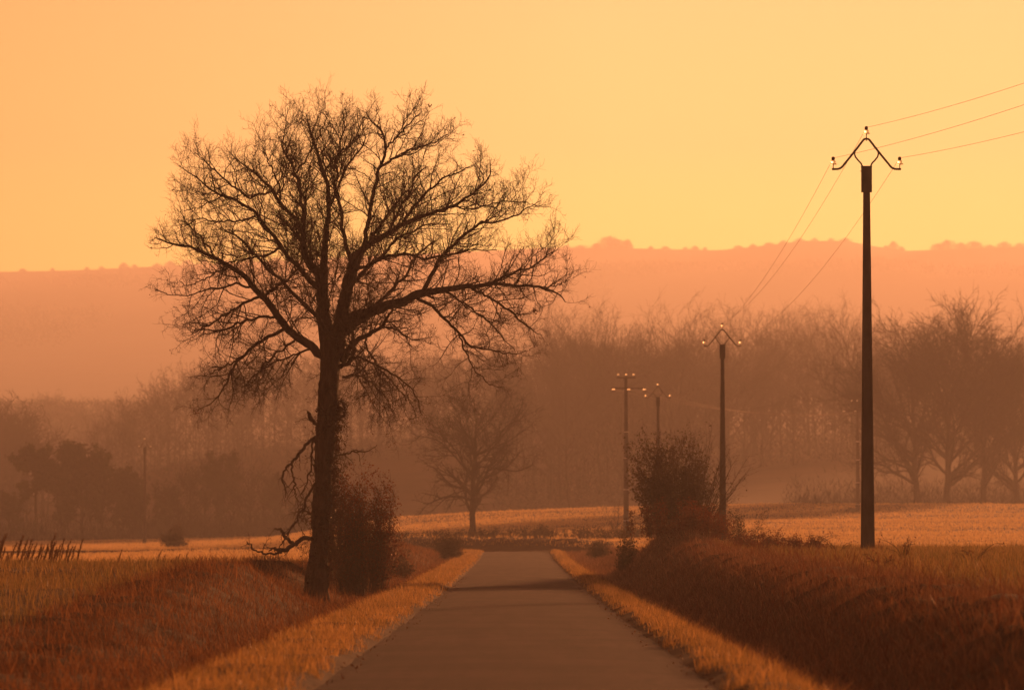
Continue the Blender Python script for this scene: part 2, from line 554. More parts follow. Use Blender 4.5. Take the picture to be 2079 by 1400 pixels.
def on_ground(xp, d, dz=0.0):
    x = (xp - VPX) / F_PX * d
    return np.array([x, d, gz(x, d) + dz])


xs = [0.0]
while xs[-1] < 12: xs.append(xs[-1] + .22)
while xs[-1] < 1150: xs.append(xs[-1] + max(.3, (xs[-1] - 10) * .085))
xs = np.array(sorted(set([-v for v in xs] + xs)))
ys = [-60.0]
while ys[-1] < 4000:
    y = ys[-1]
    ys.append(y + (4 if y < 25 else .45 if y < 135 else 1.0 if y < 300 else 3 if y < 720 else 25))
ys = np.array(ys)
GX, GY = np.meshgrid(xs, ys)
GZ = ground_z(GX, GY, True)
nx, ny = len(xs), len(ys)
ii = (np.arange(ny - 1)[:, None] * nx + np.arange(nx - 1)[None]).ravel()
ground = add_obj("ground", make_mesh("ground", np.stack([GX, GY, GZ], -1).reshape(-1, 3), np.stack([ii, ii + 1, ii + nx + 1, ii + nx], 1), None, M_GROUND, True))
tag(ground, kind="structure")

# road sheet
pts = [(0.0, y) for y in np.arange(-60, BEND_Y, 1.0)]
pts += [(-BEND_R + BEND_R * math.cos(a), BEND_Y + BEND_R * math.sin(a)) for a in np.linspace(0, math.pi / 2, 40)]
pts += [(-BEND_R - s, BEND_Y + BEND_R) for s in np.arange(1, 120, 2.0)]
pts = np.array(pts); td = np.gradient(pts, axis=0); td = td / np.linalg.norm(td, axis=1, keepdims=True)
nr = np.stack([td[:, 1], -td[:, 0]], 1)
us = np.linspace(-1, 1, 11)
s_ = np.arange(len(pts))
wid = 1.82 + .05 * np.sin(s_ * .9) * np.sin(s_ * .37) + .04 * np.sin(s_ * .13)
RX = pts[:, 0:1] + nr[:, 0:1] * us[None] * wid[:, None]; RY = pts[:, 1:2] + nr[:, 1:2] * us[None] * wid[:, None]
RZ = road_z(np.minimum(RY, 282)) + .006 + .03 * (1 - us[None] ** 2)
n_ = len(us); ii = (np.arange(len(pts) - 1)[:, None] * n_ + np.arange(n_ - 1)[None]).ravel()
road = add_obj("road", make_mesh("road", np.stack([RX, RY, RZ], -1).reshape(-1, 3), np.stack([ii, ii + 1, ii + n_ + 1, ii + n_], 1), None, M_ROAD, True))
tag(road, kind="structure")


# ------------------------------------------------------------------ grass
def blades(base, h, w, rng, lean=.35, wind=(0, 0)):
    n = len(base)
    a = rng.uniform(0, 2 * np.pi, n); side = np.stack([np.cos(a), np.sin(a), np.zeros(n)], 1) * (w * .5)[:, None]
    b = rng.uniform(0, 2 * np.pi, n)
    ln = np.stack([np.cos(b), np.sin(b), np.zeros(n)], 1) * (lean * rng.uniform(.2, 1.6, n))[:, None] + np.array([wind[0], wind[1], 0])
    up = np.array([0, 0, 1.0])
    mid = base + (up * .6 + ln * .35) * h[:, None]; tip = base + (up * .92 + ln) * h[:, None]
    V = np.stack([base - side, base + side, mid - side * .7, mid + side * .7, tip], 1).reshape(-1, 3)
    k = np.arange(n)[:, None] * 5
    return V, k + np.array([[0, 1, 3, 2]]), k + np.array([[2, 3, 4]])


def scatter(u0, u1, y0, y1, dens, rng, lat=True):
    n = int(abs(u1 - u0) * (y1 - y0) * dens)
    return rng.uniform(u0, u1, n), rng.uniform(y0, y1, n)


def grass_object(name, zones, mat, seed, lean=.35, wind=(0, 0), clump=.0, cs=.6, edge=False):
    rng = np.random.default_rng(seed)
    Vs, Qs, Ts, off = [], [], [], 0
    for (u0, u1, y0, y1, dens, h0, h1, w, cull) in zones:
        X, Y = scatter(u0, u1, y0, y1, dens, rng)
        keep = np.ones(len(X), bool)
        if cull: keep &= (np.abs(X) < .122 * Y + 2.5) & (np.abs(lateral(X, Y)) > 5.5)
        nz = wob(X, Y, cs)
        if edge: keep &= (np.abs(X) > 1.93 + .20 * wob(X * 0 + np.sign(X) * 9, Y, 1.1) + .14 * wob(X * 0 + np.sign(X) * 5, Y, 5)) & (np.abs(X) + .25 * rng.normal(size=len(X)) < np.where(X > 0, 2.75, 3.25) + .3 * wob(X * 0 + np.sign(X) * 3, Y, 2.5))
        if clump: keep &= (nz * clump + rng.uniform(0, 1, len(X))) > .25 * clump
        X, Y, nz = X[keep], Y[keep], nz[keep]
        if not len(X): continue
        B = np.stack([X, Y, ground_z(X, Y) - .02], 1)
        h = rng.uniform(h0, h1, len(X)) * np.clip(1 + .6 * nz + .5 * wob(X, Y, cs * .45), .25, 2.4)
        V, Q, T = blades(B, h, w * rng.uniform(.6, 1.3, len(X)), rng, lean, wind)
        Vs.append(V); Qs.append(Q + off); Ts.append(T + off); off += len(V)
    o = add_obj(name, make_mesh(name, np.concatenate(Vs), np.concatenate(Qs), np.concatenate(Ts), mat))
    return tag(o, kind="stuff")


def near_far(u0, u1, h0, h1, segs):
    return [(u0, u1, a, b, d, h0, h1, w, False) for a, b, d, w in segs]


SEG_V = [(33, 62, 420, .007), (62, 100, 320, .008), (100, 160, 180, .012), (160, 264, 110, .018)]
grass = grass_object("verge_grass", near_far(-4.0, -1.8, .05, .15, SEG_V) + near_far(1.8, 3.2, .05, .15, SEG_V), M_VERGE, 11, .5, clump=.8, edge=True)
tag(grass, "short sunlit green and straw grass along both edges of the road", "grass")
SEG_B = [(33, 70, 210, .009), (70, 110, 170, .010), (110, 170, 90, .016), (170, 262, 60, .022)]
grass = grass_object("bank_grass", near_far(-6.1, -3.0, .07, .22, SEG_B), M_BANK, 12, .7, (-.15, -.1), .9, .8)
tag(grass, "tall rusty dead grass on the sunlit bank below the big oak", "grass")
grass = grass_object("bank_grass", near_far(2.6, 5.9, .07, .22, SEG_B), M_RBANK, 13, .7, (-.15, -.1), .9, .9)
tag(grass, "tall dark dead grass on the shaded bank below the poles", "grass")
grass = grass_object("field_grass", [(-22, -6.0, 36, 80, 110, .07, .2, .010, True), (-30, -6.0, 80, 150, 75, .08, .22, .014, True),
                                     (5.6, 22, 40, 80, 110, .07, .22, .010, True), (5.6, 30, 80, 150, 75, .08, .22, .014, True)], M_FIELD, 14, .4, clump=.7, cs=1.5)
tag(grass, "rough pasture grass on the near fields behind both banks", "grass")
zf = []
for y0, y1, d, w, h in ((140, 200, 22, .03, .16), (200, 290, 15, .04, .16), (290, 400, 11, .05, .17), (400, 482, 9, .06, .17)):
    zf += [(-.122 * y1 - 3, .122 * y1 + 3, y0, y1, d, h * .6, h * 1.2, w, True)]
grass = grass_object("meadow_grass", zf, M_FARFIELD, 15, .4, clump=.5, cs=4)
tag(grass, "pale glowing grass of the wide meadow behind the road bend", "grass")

# ------------------------------------------------------------------ the big oak
OAK_D = 95.0
OAK_BASE = px(643, 1207, OAK_D)
S_OAK = F_PX / OAK_D
rng = np.random.default_rng(21)


def c2(x, y): return 250 + x / 2, 150 + y / 2


RS = .95 / 2 / S_OAK
oak_polys = {}


def limb(name, parent, pts, depth, k=18, jit=.018):
    pts3 = []
    par = oak_polys.get(parent)
    p0 = c2(*pts[0][:2])
    base_depth = 0.0
    if par is not None:
        q = np.array([(p0[0] - VPX) / S_OAK, CAM_H + (HZY - p0[1]) / S_OAK])
        dd = np.hypot(par[0][:, 0] - q[0], par[0][:, 2] - q[1]); base_depth = par[0][np.argmin(dd), 1] - OAK_D
    run = 0.0; last = None
    for (x, y, r) in pts:
        if y < 420: y = 420 - (420 - y) * .78
        if name[0] == "D": r = r * (.4 if name in ('D1', 'D1b', 'D2') else .3 if name in ('D8', 'D9', 'D10') else .5)
        u, v = c2(x, y)
        X, Z = (u - VPX) / S_OAK, CAM_H + (HZY - v) / S_OAK
        if last is not None: run += math.hypot(X - last[0], Z - last[1])
        last = (X, Z)
        pts3.append((X, OAK_D + base_depth + depth * run, Z))
    P, Rd = resample(np.array(pts3), np.array([p[2] for p in pts]) * RS * (1 if name in ('T', 'S1', 'S2', 'R1', 'L1') else .84), k)
    if name == 'T': Rd = Rd * .98
    j = rng.normal(size=P.shape) * jit; j[0] = 0; P = P + j
    oak_polys[name] = (P, Rd)


limb("T", None, [(782, 2170, 60), (786, 2120, 52), (800, 2000, 43), (806, 1900, 40), (815, 1700, 40), (826, 1500, 41), (828, 1390, 45), (838, 1280, 41),
                 (848, 1180, 42), (858, 1110, 50), (858, 1050, 52)], 0, 40, .006)
limb("S1", "T", [(840, 1160, 40), (822, 1050, 34), (812, 950, 29), (808, 870, 25), (806, 790, 17), (810, 730, 14), (822, 640, 12), (832, 540, 10), (825, 440, 9), (800, 360, 8), (780, 270, 6), (760, 200, 5), (745, 130, 3.5), (735, 70, 2)], .12)
limb("S1b", "S1", [(828, 560, 9), (856, 480, 8), (868, 400, 7), (864, 330, 6), (885, 250, 5), (905, 170, 3.5), (895, 80, 2)], -.4)
limb("S1c", "S1", [(805, 400, 6), (850, 300, 5), (920, 220, 4), (950, 150, 3), (940, 60, 2)], .5)
limb("S2", "T", [(862, 1140, 44), (876, 1050, 36), (888, 960, 28), (905, 880, 25), (925, 800, 22), (938, 740, 19)], -.1)
limb("S2a", "S2", [(928, 770, 12), (898, 690, 11), (885, 600, 10), (878, 545, 9), (855, 490, 8), (880, 400, 6), (910, 320, 5), (960, 250, 4), (975, 180, 3), (955, 95, 2)], .45)
limb("S2b", "S2", [(938, 745, 18), (985, 700, 16), (1060, 655, 14), (1130, 615, 12), (1190, 585, 11), (1260, 560, 9), (1340, 530, 8), (1400, 490, 6), (1460, 440, 5), (1500, 380, 3.5), (1490, 330, 2)], .25)
limb("S2c", "S2", [(975, 705, 14), (992, 630, 12), (1012, 520, 11), (1035, 430, 10), (1050, 370, 9), (1072, 280, 7), (1062, 210, 6), (1022, 150, 4), (990, 100, 2)], -.3)
limb("S2d", "S2c", [(1050, 372, 7), (1110, 320, 6), (1170, 285, 5), (1240, 250, 3.5), (1310, 200, 2)], .4)
limb("S2e", "S2c", [(1072, 285, 5), (1130, 210, 4), (1180, 150, 3), (1215, 110, 2)], -.5)
limb("S2f", "S2", [(925, 800, 12), (990, 790, 10), (1060, 750, 9), (1150, 738, 8), (1230, 760, 6), (1320, 750, 5), (1430, 730, 3.5), (1520, 735, 2)], -.55)
limb("S2g", "S2b", [(1130, 615, 8), (1165, 560, 7), (1215, 500, 6), (1290, 440, 5), (1360, 400, 3.5), (1420, 370, 2)], -.5)
limb("S2h", "S2b", [(1060, 655, 8), (1090, 600, 7), (1130, 520, 6), (1170, 450, 5), (1180, 380, 4), (1230, 330, 2)], .6)
limb("S2i", "S2b", [(1330, 535, 5), (1420, 540, 4), (1520, 510, 3.5), (1610, 500, 3), (1690, 520, 2)], .4)
limb("R1", "T", [(880, 1040, 28), (920, 1000, 27), (960, 980, 24), (1050, 948, 21), (1140, 920, 19), (1205, 885, 18), (1310, 872, 13), (1400, 855, 11), (1500, 842, 8), (1600, 850, 6), (1700, 862, 5), (1765, 880, 3.5), (1800, 912, 1.8)], .18, 24)
limb("R1b", "R1", [(1215, 880, 12), (1240, 830, 11), (1270, 780, 10), (1310, 720, 9), (1370, 670, 8), (1430, 620, 7), (1485, 600, 5), (1550, 600, 4), (1620, 560, 3), (1700, 520, 1.8)], -.3)
limb("R1c", "R1", [(1190, 905, 9), (1260, 945, 8), (1320, 1010, 7), (1370, 1065, 6), (1430, 1110, 5), (1500, 1130, 4), (1560, 1140, 3), (1630, 1135, 1.8)], -.4)
limb("R1d", "R1", [(1400, 858, 7), (1500, 905, 6), (1580, 960, 5), (1640, 1020, 3.5), (1700, 1045, 1.8)], .45)
limb("R1e", "R1c", [(1365, 1060, 5), (1400, 1150, 4), (1440, 1210, 3), (1490, 1260, 2.2), (1540, 1275, 1.5)], .2)
limb("R1f", "R1", [(1500, 842, 6), (1580, 800, 5), (1660, 780, 4), (1720, 740, 3), (1760, 700, 1.8)], -.5)
limb("R1g", "R1", [(1310, 880, 6), (1400, 930, 5), (1480, 990, 4), (1540, 1060, 3), (1590, 1110, 1.8)], .8)
limb("R1h", "R1", [(1700, 862, 3.5), (1760, 850, 3), (1810, 820, 2), (1835, 790, 1.5)], .3)
limb("R2", "T", [(890, 1170, 17), (925, 1110, 15), (955, 1080, 13), (1010, 1055, 11), (1050, 1035, 9), (1080, 1000, 7), (1095, 960, 5)], -.5)
limb("R2b", "R2", [(1050, 1035, 6), (1100, 1035, 5), (1150, 1072, 4), (1200, 1080, 2.5), (1260, 1100, 1.5)], .3)
limb("R2c", "T", [(880, 1190, 13), (920, 1175, 11), (945, 1120, 9), (940, 1070, 7), (905, 1020, 4)], -.8)
limb("R3", "T", [(880, 1190, 8), (950, 1150, 7), (1000, 1165, 6), (1060, 1195, 5), (1130, 1240, 4), (1190, 1290, 3), (1205, 1350, 2), (1212, 1390, 1.5)], -.35)
limb("R3b", "T", [(890, 1230, 6), (950, 1220, 5), (1010, 1250, 4), (1070, 1310, 3), (1090, 1370, 2)], .3)
limb("R3c", "R2", [(985, 1070, 6), (1000, 1130, 5), (1040, 1210, 4), (1110, 1260, 3), (1160, 1340, 2)], -.6)
limb("L1", "T", [(820, 1150, 20), (785, 1125, 19), (740, 1090, 18), (690, 1060, 17), (640, 1010, 16), (610, 960, 15), (570, 905, 14), (520, 860, 12), (480, 810, 11), (430, 775, 10), (370, 745, 8), (300, 710, 6), (230, 685, 5), (150, 670, 3.5), (115, 658, 1.8)], .15, 24)
limb("L1b", "L1", [(575, 895, 8), (610, 868, 7), (650, 845, 6), (690, 822, 5), (720, 780, 4), (730, 720, 2.5)], -.7)
limb("L1c", "L1", [(560, 898, 8), (500, 920, 7), (440, 950, 6), (380, 985, 5), (320, 1020, 4), (260, 1048, 2)], .4)
limb("L1d", "L1", [(520, 860, 7), (450, 850, 6), (380, 868, 5), (320, 882, 4), (250, 905, 3), (180, 892, 2.2), (130, 883, 1.5)], -.35)
limb("L1e", "L1", [(430, 775, 5), (370, 800, 4), (300, 830, 3), (240, 850, 2.5), (210, 820, 1.6)], .6)
limb("L1f", "L1", [(370, 745, 5), (310, 660, 4), (250, 600, 3), (200, 570, 1.8)], .4)
limb("L1g", "L1", [(620, 980, 8), (560, 985, 7), (480, 1010, 6), (400, 1050, 5), (330, 1040, 3), (290, 1060, 1.8)], -.6)
limb("L2", "S1", [(808, 870, 16), (765, 845, 14), (720, 800, 12), (680, 750, 11), (640, 700, 10), (590, 640, 9), (540, 580, 8), (480, 530, 6.5), (420, 500, 5.5), (350, 470, 4.5), (290, 420, 3), (240, 375, 1.8)], -.25, 20)
limb("L2b", "L2", [(640, 700, 7), (590, 735, 6), (500, 745, 5), (430, 750, 4), (390, 790, 2.5)], .5)
limb("L2c", "L2", [(540, 580, 6), (480, 600, 5), (400, 610, 4), (320, 600, 3), (250, 640, 1.8)], -.5)
limb("L2d", "L2", [(420, 500, 4), (340, 530, 3), (280, 560, 2), (240, 550, 1.5)], .5)
limb("L3", "S1", [(806, 820, 17), (765, 795, 15), (738, 750, 14), (722, 690, 13), (712, 610, 12), (672, 560, 10), (632, 515, 9), (590, 460, 8), (560, 410, 7), (510, 360, 5), (460, 320, 3.5), (430, 270, 2)], .35, 20)
limb("L3b", "L3", [(590, 462, 6), (500, 490, 5.5), (430, 440, 5), (380, 390, 4), (330, 330, 3), (285, 280, 1.8)], -.3)
limb("L3c", "L3", [(718, 640, 9), (728, 560, 8), (712, 480, 7), (695, 400, 6), (670, 320, 5), (640, 250, 4), (660, 180, 3), (670, 60, 1.8)], -.35)
limb("L3d", "L3c", [(695, 400, 5), (740, 320, 4), (770, 220, 3.5), (810, 140, 2.5), (830, 60, 1.6)], .4)
limb("L3e", "L3", [(632, 515, 6), (620, 430, 5), (590, 350, 4), (560, 280, 3), (540, 210, 1.8)], .5)
limb("L3f", "S1", [(806, 800, 12), (752, 770, 11), (742, 720, 10), (735, 650, 9), (748, 560, 7), (735, 480, 5), (700, 400, 4), (690, 320, 3), (650, 260, 1.8)], -.8)
limb("L4", "L1", [(650, 1035, 9), (590, 1060, 9), (540, 1100, 8), (480, 1150, 7), (440, 1190, 5.5), (432, 1250, 4.5), (400, 1300, 3.5), (350, 1350, 2.5), (305, 1375, 1.6)], -.3)
limb("L4b", "L4", [(480, 1150, 5), (420, 1180, 4), (360, 1215, 3), (295, 1225, 1.6)], .4)
limb("L4c", "L1", [(760, 1110, 6), (700, 1140, 5), (620, 1170, 4), (540, 1220, 3), (500, 1270, 1.6)], -.5)
limb("L4d", "L1", [(700, 1070, 6), (640, 1120, 5), (560, 1180, 4), (520, 1240, 3), (470, 1270, 1.6)], .6)
limb("B1", "S2", [(905, 880, 14), (930, 830, 12), (960, 740, 10), (1000, 640, 8), (1050, 560, 6), (1120, 470, 4), (1160, 400, 2)], 1.0)
limb("B2", "S1", [(812, 950, 14), (790, 860, 12), (760, 760, 10), (700, 650, 8), (650, 580, 6), (600, 540, 4), (560, 520, 2)], 1.1)
limb("B3", "T", [(870, 1080, 14), (950, 1010, 12), (1040, 900, 9), (1120, 820, 7), (1200, 680, 5), (1260, 640, 2)], 1.0)
limb("B4", "T", [(850, 1080, 14), (800, 1000, 11), (700, 900, 9), (600, 800, 7), (500, 700, 5), (430, 660, 2)], -1.0)
limb("B5", "S2", [(900, 900, 12), (960, 820, 10), (1040, 770, 8), (1130, 680, 6), (1240, 640, 4), (1330, 640, 2)], -1.0)
# dead drooping branches low on the trunk
limb("D1", "T", [(790, 1470, 9), (740, 1510, 8), (700, 1560, 7), (670, 1590, 6), (650, 1640, 4), (662, 1690, 3), (668, 1720, 1.6)], -.3)
limb("D1b", "D1", [(690, 1570, 6), (692, 1620, 5), (700, 1690, 4), (714, 1730, 3), (716, 1780, 1.6)], -.3)
limb("D2", "T", [(770, 1480, 6), (764, 1560, 5), (760, 1640, 4), (735, 1700, 3), (728, 1760, 2)], -.5)
limb("D3", "T", [(790, 1640, 7), (750, 1720, 6), (725, 1780, 5), (690, 1840, 4), (655, 1900, 3), (640, 1920, 2)], -.4)
limb("D4", "T", [(800, 1720, 6), (760, 1790, 5), (720, 1760, 3), (700, 1780, 2)], .4)
limb("D5", "T", [(810, 1565, 5), (880, 1548, 4), (960, 1530, 3.5), (1000, 1535, 2.5), (1030, 1508, 1.6)], -.2)
limb("D6", "T", [(800, 1440, 9), (775, 1410, 9), (758, 1385, 10), (752, 1370, 5)], -.2, 8)
limb("D7", "T", [(830, 1370, 9), (880, 1400, 8), (905, 1385, 7), (905, 1350, 5), (880, 1320, 4)], -.4, 10)
limb("D8", "T", [(800, 1900, 13), (750, 1880, 11), (700, 1910, 12), (650, 1940, 11), (620, 1920, 7), (600, 1930, 3)], -.5, 14)
limb("D9", "D8", [(700, 1910, 9), (660, 1870, 8), (640, 1850, 6), (620, 1845, 3)], -.4, 10)
limb("D10", "D8", [(650, 1940, 6), (590, 1950, 5), (540, 1930, 4), (500, 1900, 2)], -.2, 12)

oak = empty("oak_tree", OAK_BASE)
tag(oak, "big bare oak with a wide crown of dark twigs on the roadside bank", "tree")
off = OAK_BASE


def bumpy_trunk(geo, P, Rd, sides, rng, amp=.10, flare=True):
    P = np.asarray(P); K = len(P)
    T = unit(np.gradient(P, axis=0)); U = unit(np.cross(T, np.broadcast_to([0, 1.0, 0], T.shape))); Wv = np.cross(T, U)
    a = np.arange(sides) * 2 * np.pi / sides
    ridge = sum(np.sin(m * a[None] + rng.uniform(0, 6.3) + np.linspace(0, rng.uniform(1, 4), K)[:, None]) / (1 + .25 * m) for m in (2, 3, 5, 7)) / 3
    rr = Rd[:, None] * (1 + amp * ridge + rng.normal(size=(K, sides)) * .035)
    if flare:
        h = P[:, 2] - P[0, 2]
        rr *= 1 + (.30 * np.exp(-h / .22))[:, None] * (1 + .6 * np.sin(5 * a)[None])
    V = P[:, None] + rr[:, :, None] * (np.cos(a)[None, :, None] * U[:, None] + np.sin(a)[None, :, None] * Wv[:, None])
    i = np.arange(K - 1)[:, None] * sides; j = np.arange(sides)[None]; j2 = (j + 1) % sides
    geo.add(V.reshape(-1, 3), np.stack([i + j, i + j2, i + sides + j2, i + sides + j], -1).reshape(-1, 4))


g = Geo()
P, Rd = oak_polys["T"]
P2, R2 = resample(P, Rd, 70)
kn = np.zeros(70)
for c_, w_, a_ in ((9, 2, .10), (18, 2.5, -.07), (26, 2, .12), (33, 2.5, -.08), (41, 2, .13), (48, 2, -.05), (54, 2.5, .10)):
    kn += a_ * np.exp(-((np.arange(70) - c_) / w_) ** 2)
P2[:, 0] += np.cumsum(rng.normal(size=70)) * .007 * (np.arange(70) > 2)
bumpy_trunk(g, P2 - off, R2 * (1 + 1.4 * kn), 26, rng, .2)
add_obj("trunk", g.mesh("oak_trunk", M_BARK, True), oak)
for nm in ("S1", "S2", "R1", "L1"):
    P, Rd = oak_polys[nm]
    P2, R2 = resample(P, Rd, 48)
    g = Geo(); bumpy_trunk(g, P2 - off + rng.normal(size=P2.shape) * .006, R2, 12, rng, .07, False)
    add_obj("limb", g.mesh("oak_limb", M_BARK, True), oak)
g = Geo()
K = 18
allP, allR = [], []
for nm, (P, Rd) in oak_polys.items():
    P2, R2 = resample(P, Rd, 30)
    if nm not in ("T", "S1", "S2", "R1", "L1"):
        tubes(g, (P2 + rng.normal(size=P2.shape) * .008 * (np.arange(30) > 0)[:, None])[None] - off, R2[None], 6)
    if nm not in ("T", "D6", "D7") and not nm.startswith("D"):
        q, r_ = resample(P, Rd, K); allP.append(q); allR.append(r_)
allP, allR = np.array(allP), np.array(allR)


def oak_up(s):  # upper branches rise, lower ones droop
    return np.clip((s[:, 2] - off[2] - 4.9) * .07, -.22, .16)


L1P, L1R = grow(allP, allR, .092, .10, 1.0, (.55, 1.35), lambda L, t, n: (.25 + .85 * rng.uniform(0, 1, n) ** 1.3) * np.clip(L, .5, 1.5) * (1.15 - .75 * t), 8, .19, 0, .55, .0046, rng, oak_up, .013)
DP, DR = [], []
for nm, (P, Rd) in oak_polys.items():
    if nm.startswith("D"):
        q, r_ = resample(P, Rd, 18); DP.append(q); DR.append(r_)
d1, d1r = grow(np.array(DP), np.array(DR), .10, .2, 1.0, (.5, 1.2), lambda L, t, n: .12 + .35 * rng.uniform(0, 1, n), 9, .27, 0, .6, .005, rng, oak_up, .01)
tubes(g, d1 - off, d1r, 4)
tubes(g, L1P - off, L1R, 4)
L2P, L2R = grow(L1P, L1R, .062, .12, 1.0, (.6, 1.4), lambda L, t, n: (.12 + .36 * rng.uniform(0, 1, n)) * np.clip(L, .5, 1.2), 6, .24, 0, .65, .0034, rng, oak_up, .006)
d2, d2r = grow(d1, d1r, .07, .2, 1.0, (.6, 1.4), lambda L, t, n: .06 + .14 * rng.uniform(0, 1, n), 6, .3, 0, .65, .004, rng, oak_up, .006)
tubes(g, d2 - off, d2r, 3)
tubes(g, L2P - off, L2R, 3)
L3P, L3R = grow(L2P, L2R, .04, .2, 1.0, (.5, 1.3), lambda L, t, n: .05 + .15 * rng.uniform(0, 1, n), 4, .26, 0, .7, .0028, rng, oak_up, .0036)
tubes(g, L3P - off, L3R, 3)
print("oak twigs", len(L1P), len(L2P), len(L3P))
add_obj("crown", g.mesh("oak_crown", M_TWIG), oak)
g = Geo()
tips = L3P[:, -1]
sel = tips[rng.uniform(0, 1, len(tips)) < .035 * (1 + 1.5 * (tips[:, 2] < off[2] + 4.2))]
leaf_cards(g, sel - off, .022, rng, .01, .6)
for cx, cy, nn in ((1670, 960, 30), (300, 1370, 26), (1240, 126, 8), (1020, 1330, 14), (960, 1170, 30)):
    u, v = c2(cx, cy); c = px(u, v, OAK_D) - off
    leaf_cards(g, np.repeat(c[None], nn, 0), .028, rng, .035, .6)
add_obj("dead_leaves", g.mesh("oak_dead_leaves", M_DRY), oak)
g2 = Geo()
nS = 900
q = OAK_BASE[None] + np.stack([rng.normal(size=nS) * .5, rng.normal(size=nS) * .5, np.zeros(nS)], 1)
q[:, 2] = ground_z(q[:, 0], q[:, 1]) - .03
slivers(g2, q - OAK_BASE, .34, .012, rng, .55)
tag(add_obj("weed_tuft", g2.mesh("oak_foot_weeds", M_BANK), None, OAK_BASE), "rough dead growth around the foot of the big oak", "weeds", kind="stuff")
# ivy on the trunk and its loose shoots
g = Geo()
P, Rd = resample(*oak_polys["T"], 60)
nI = 9000
k = rng.integers(6, 44, nI); a = rng.uniform(0, 2 * np.pi, nI)
side = np.stack([np.cos(a) * .9 + .12, np.sin(a), rng.normal(size=nI) * .2], 1)
pp = P[k] + side * (Rd[k] * (1.0 + .55 * rng.uniform(0, 1, nI) ** 2.2))[:, None]
pp = pp[wob(pp[:, 0] * 3 + pp[:, 1] * 3, pp[:, 2] * 3, 1.0) > -.05]
leaf_cards(g, pp - off, .034, rng, .015, .8)
# sprouts beside the trunk
sp0 = P[rng.integers(8, 47, 110)]; dirs = np.where(rng.uniform(0, 1, 110) < .72, 1, -1)
st = np.stack([sp0 + np.stack([dirs * t * .42 + 0 * t, rng.uniform(-.3, .3, 110) * t, (-.12 + rng.uniform(-.3, .3, 110)) * t], 1) for t in np.linspace(0, 1, 6)], 1)
tubes(g, st - off, np.linspace(.006, .003, 6)[None].repeat(110, 0), 3)
s2, r2 = grow(st, np.full((110, 6), .005), .06, .2, 1, (.5, 1.2), lambda L, t, n: .06 + .16 * rng.uniform(0, 1, n), 4, .3, .0, .7, .0026, rng)
tubes(g, s2 - off, r2, 3)
leaf_cards(g, s2[rng.uniform(0, 1, len(s2)) < .55][:, -1] - off, .026, rng, .02, .5)
add_obj("ivy", g.mesh("oak_ivy", M_IVY), oak)


# ------------------------------------------------------------------ bushes
def bush_geo(seed, w, h, nst, twig=(.12, .09), rmin=.003, leaf=0, lsize=.03, lpref=None, spread=.35, depth=None, base_w=.3, curl=.16, dome=.45, hlo=.3):
    rng = np.random.default_rng(seed)
    depth = depth or w
    K = 9
    a = rng.uniform(0, 2 * np.pi, nst); rr = np.sqrt(rng.uniform(0, 1, nst))
    b = np.stack([np.cos(a) * rr * w * base_w * .5, np.sin(a) * rr * depth * base_w * .5, np.full(nst, -.05)], 1)
    hh = h * rng.uniform(hlo, 1.12, nst) ** .8 * (1 - dome * rr ** 2) * (1 + .18 * np.sin(3 * a + seed) * rr)
    end = np.stack([np.cos(a) * rr * w * .5, np.sin(a) * rr * depth * .5, hh], 1)
    t = np.linspace(0, 1, K)
    P = b[:, None] + (end - b)[:, None] * np.stack([t ** 1.3, t ** 1.3, t], 1)[None] + np.cumsum(rng.normal(size=(nst, K, 3)) * curl * h * .04, 1) * (t > 0)[None, :, None]
    Rd = (rng.uniform(.008, .02, nst) * h / 3)[:, None] * np.linspace(1, .3, K)[None]
    Rd = np.maximum(Rd, rmin)
    ws, wg = Geo(), Geo()
    tubes(ws, P, Rd, 5)
    A, Ar = grow(P, Rd, twig[0] * h / 3 * 1.2, .12, 1, (.4, 1.0), lambda L, t, n: (.10 + .22 * rng.uniform(0, 1, n)) * L * (1.15 - .5 * t), 6, .2, .08, .6, rmin, rng, maxr=.012)
    tubes(wg, A, Ar, 3)
    B, Br = grow(A, Ar, twig[1] * h / 3 * 1.2, .1, 1, (.4, 1.1), lambda L, t, n: (.2 + .35 * rng.uniform(0, 1, n)) * L, 4, .25, .05, .7, rmin, rng, maxr=.006)
    tubes(wg, B, Br, 3)
    if leaf:
        src = np.concatenate([B[:, -1], B[:, 2], A[:, 3], A[:, -1]])
        p = np.ones(len(src)) if lpref is None else lpref(src)
        n = min(leaf, len(src) * 6)
        idx = rng.choice(len(src), n, p=p / p.sum())
        lg = Geo(); leaf_cards(lg, src[idx], lsize, rng, lsize * 1.6, .3)
        return ws, wg, lg
    return ws, wg, None


def place_bush(name, label, cat, loc, geo3, leafmat, group=None, rz=0.0, twigmat=None):
    o = empty(name, loc, rz)
    tag(o, label, cat, group)
    geo3[0].add(*geo3[1].arrays())
    add_obj("branches", geo3[0].mesh(name + "_branches", twigmat or M_TWIG), o)
    if geo3[2]: add_obj("foliage", geo3[2].mesh(name + "_foliage", leafmat), o)
    return o


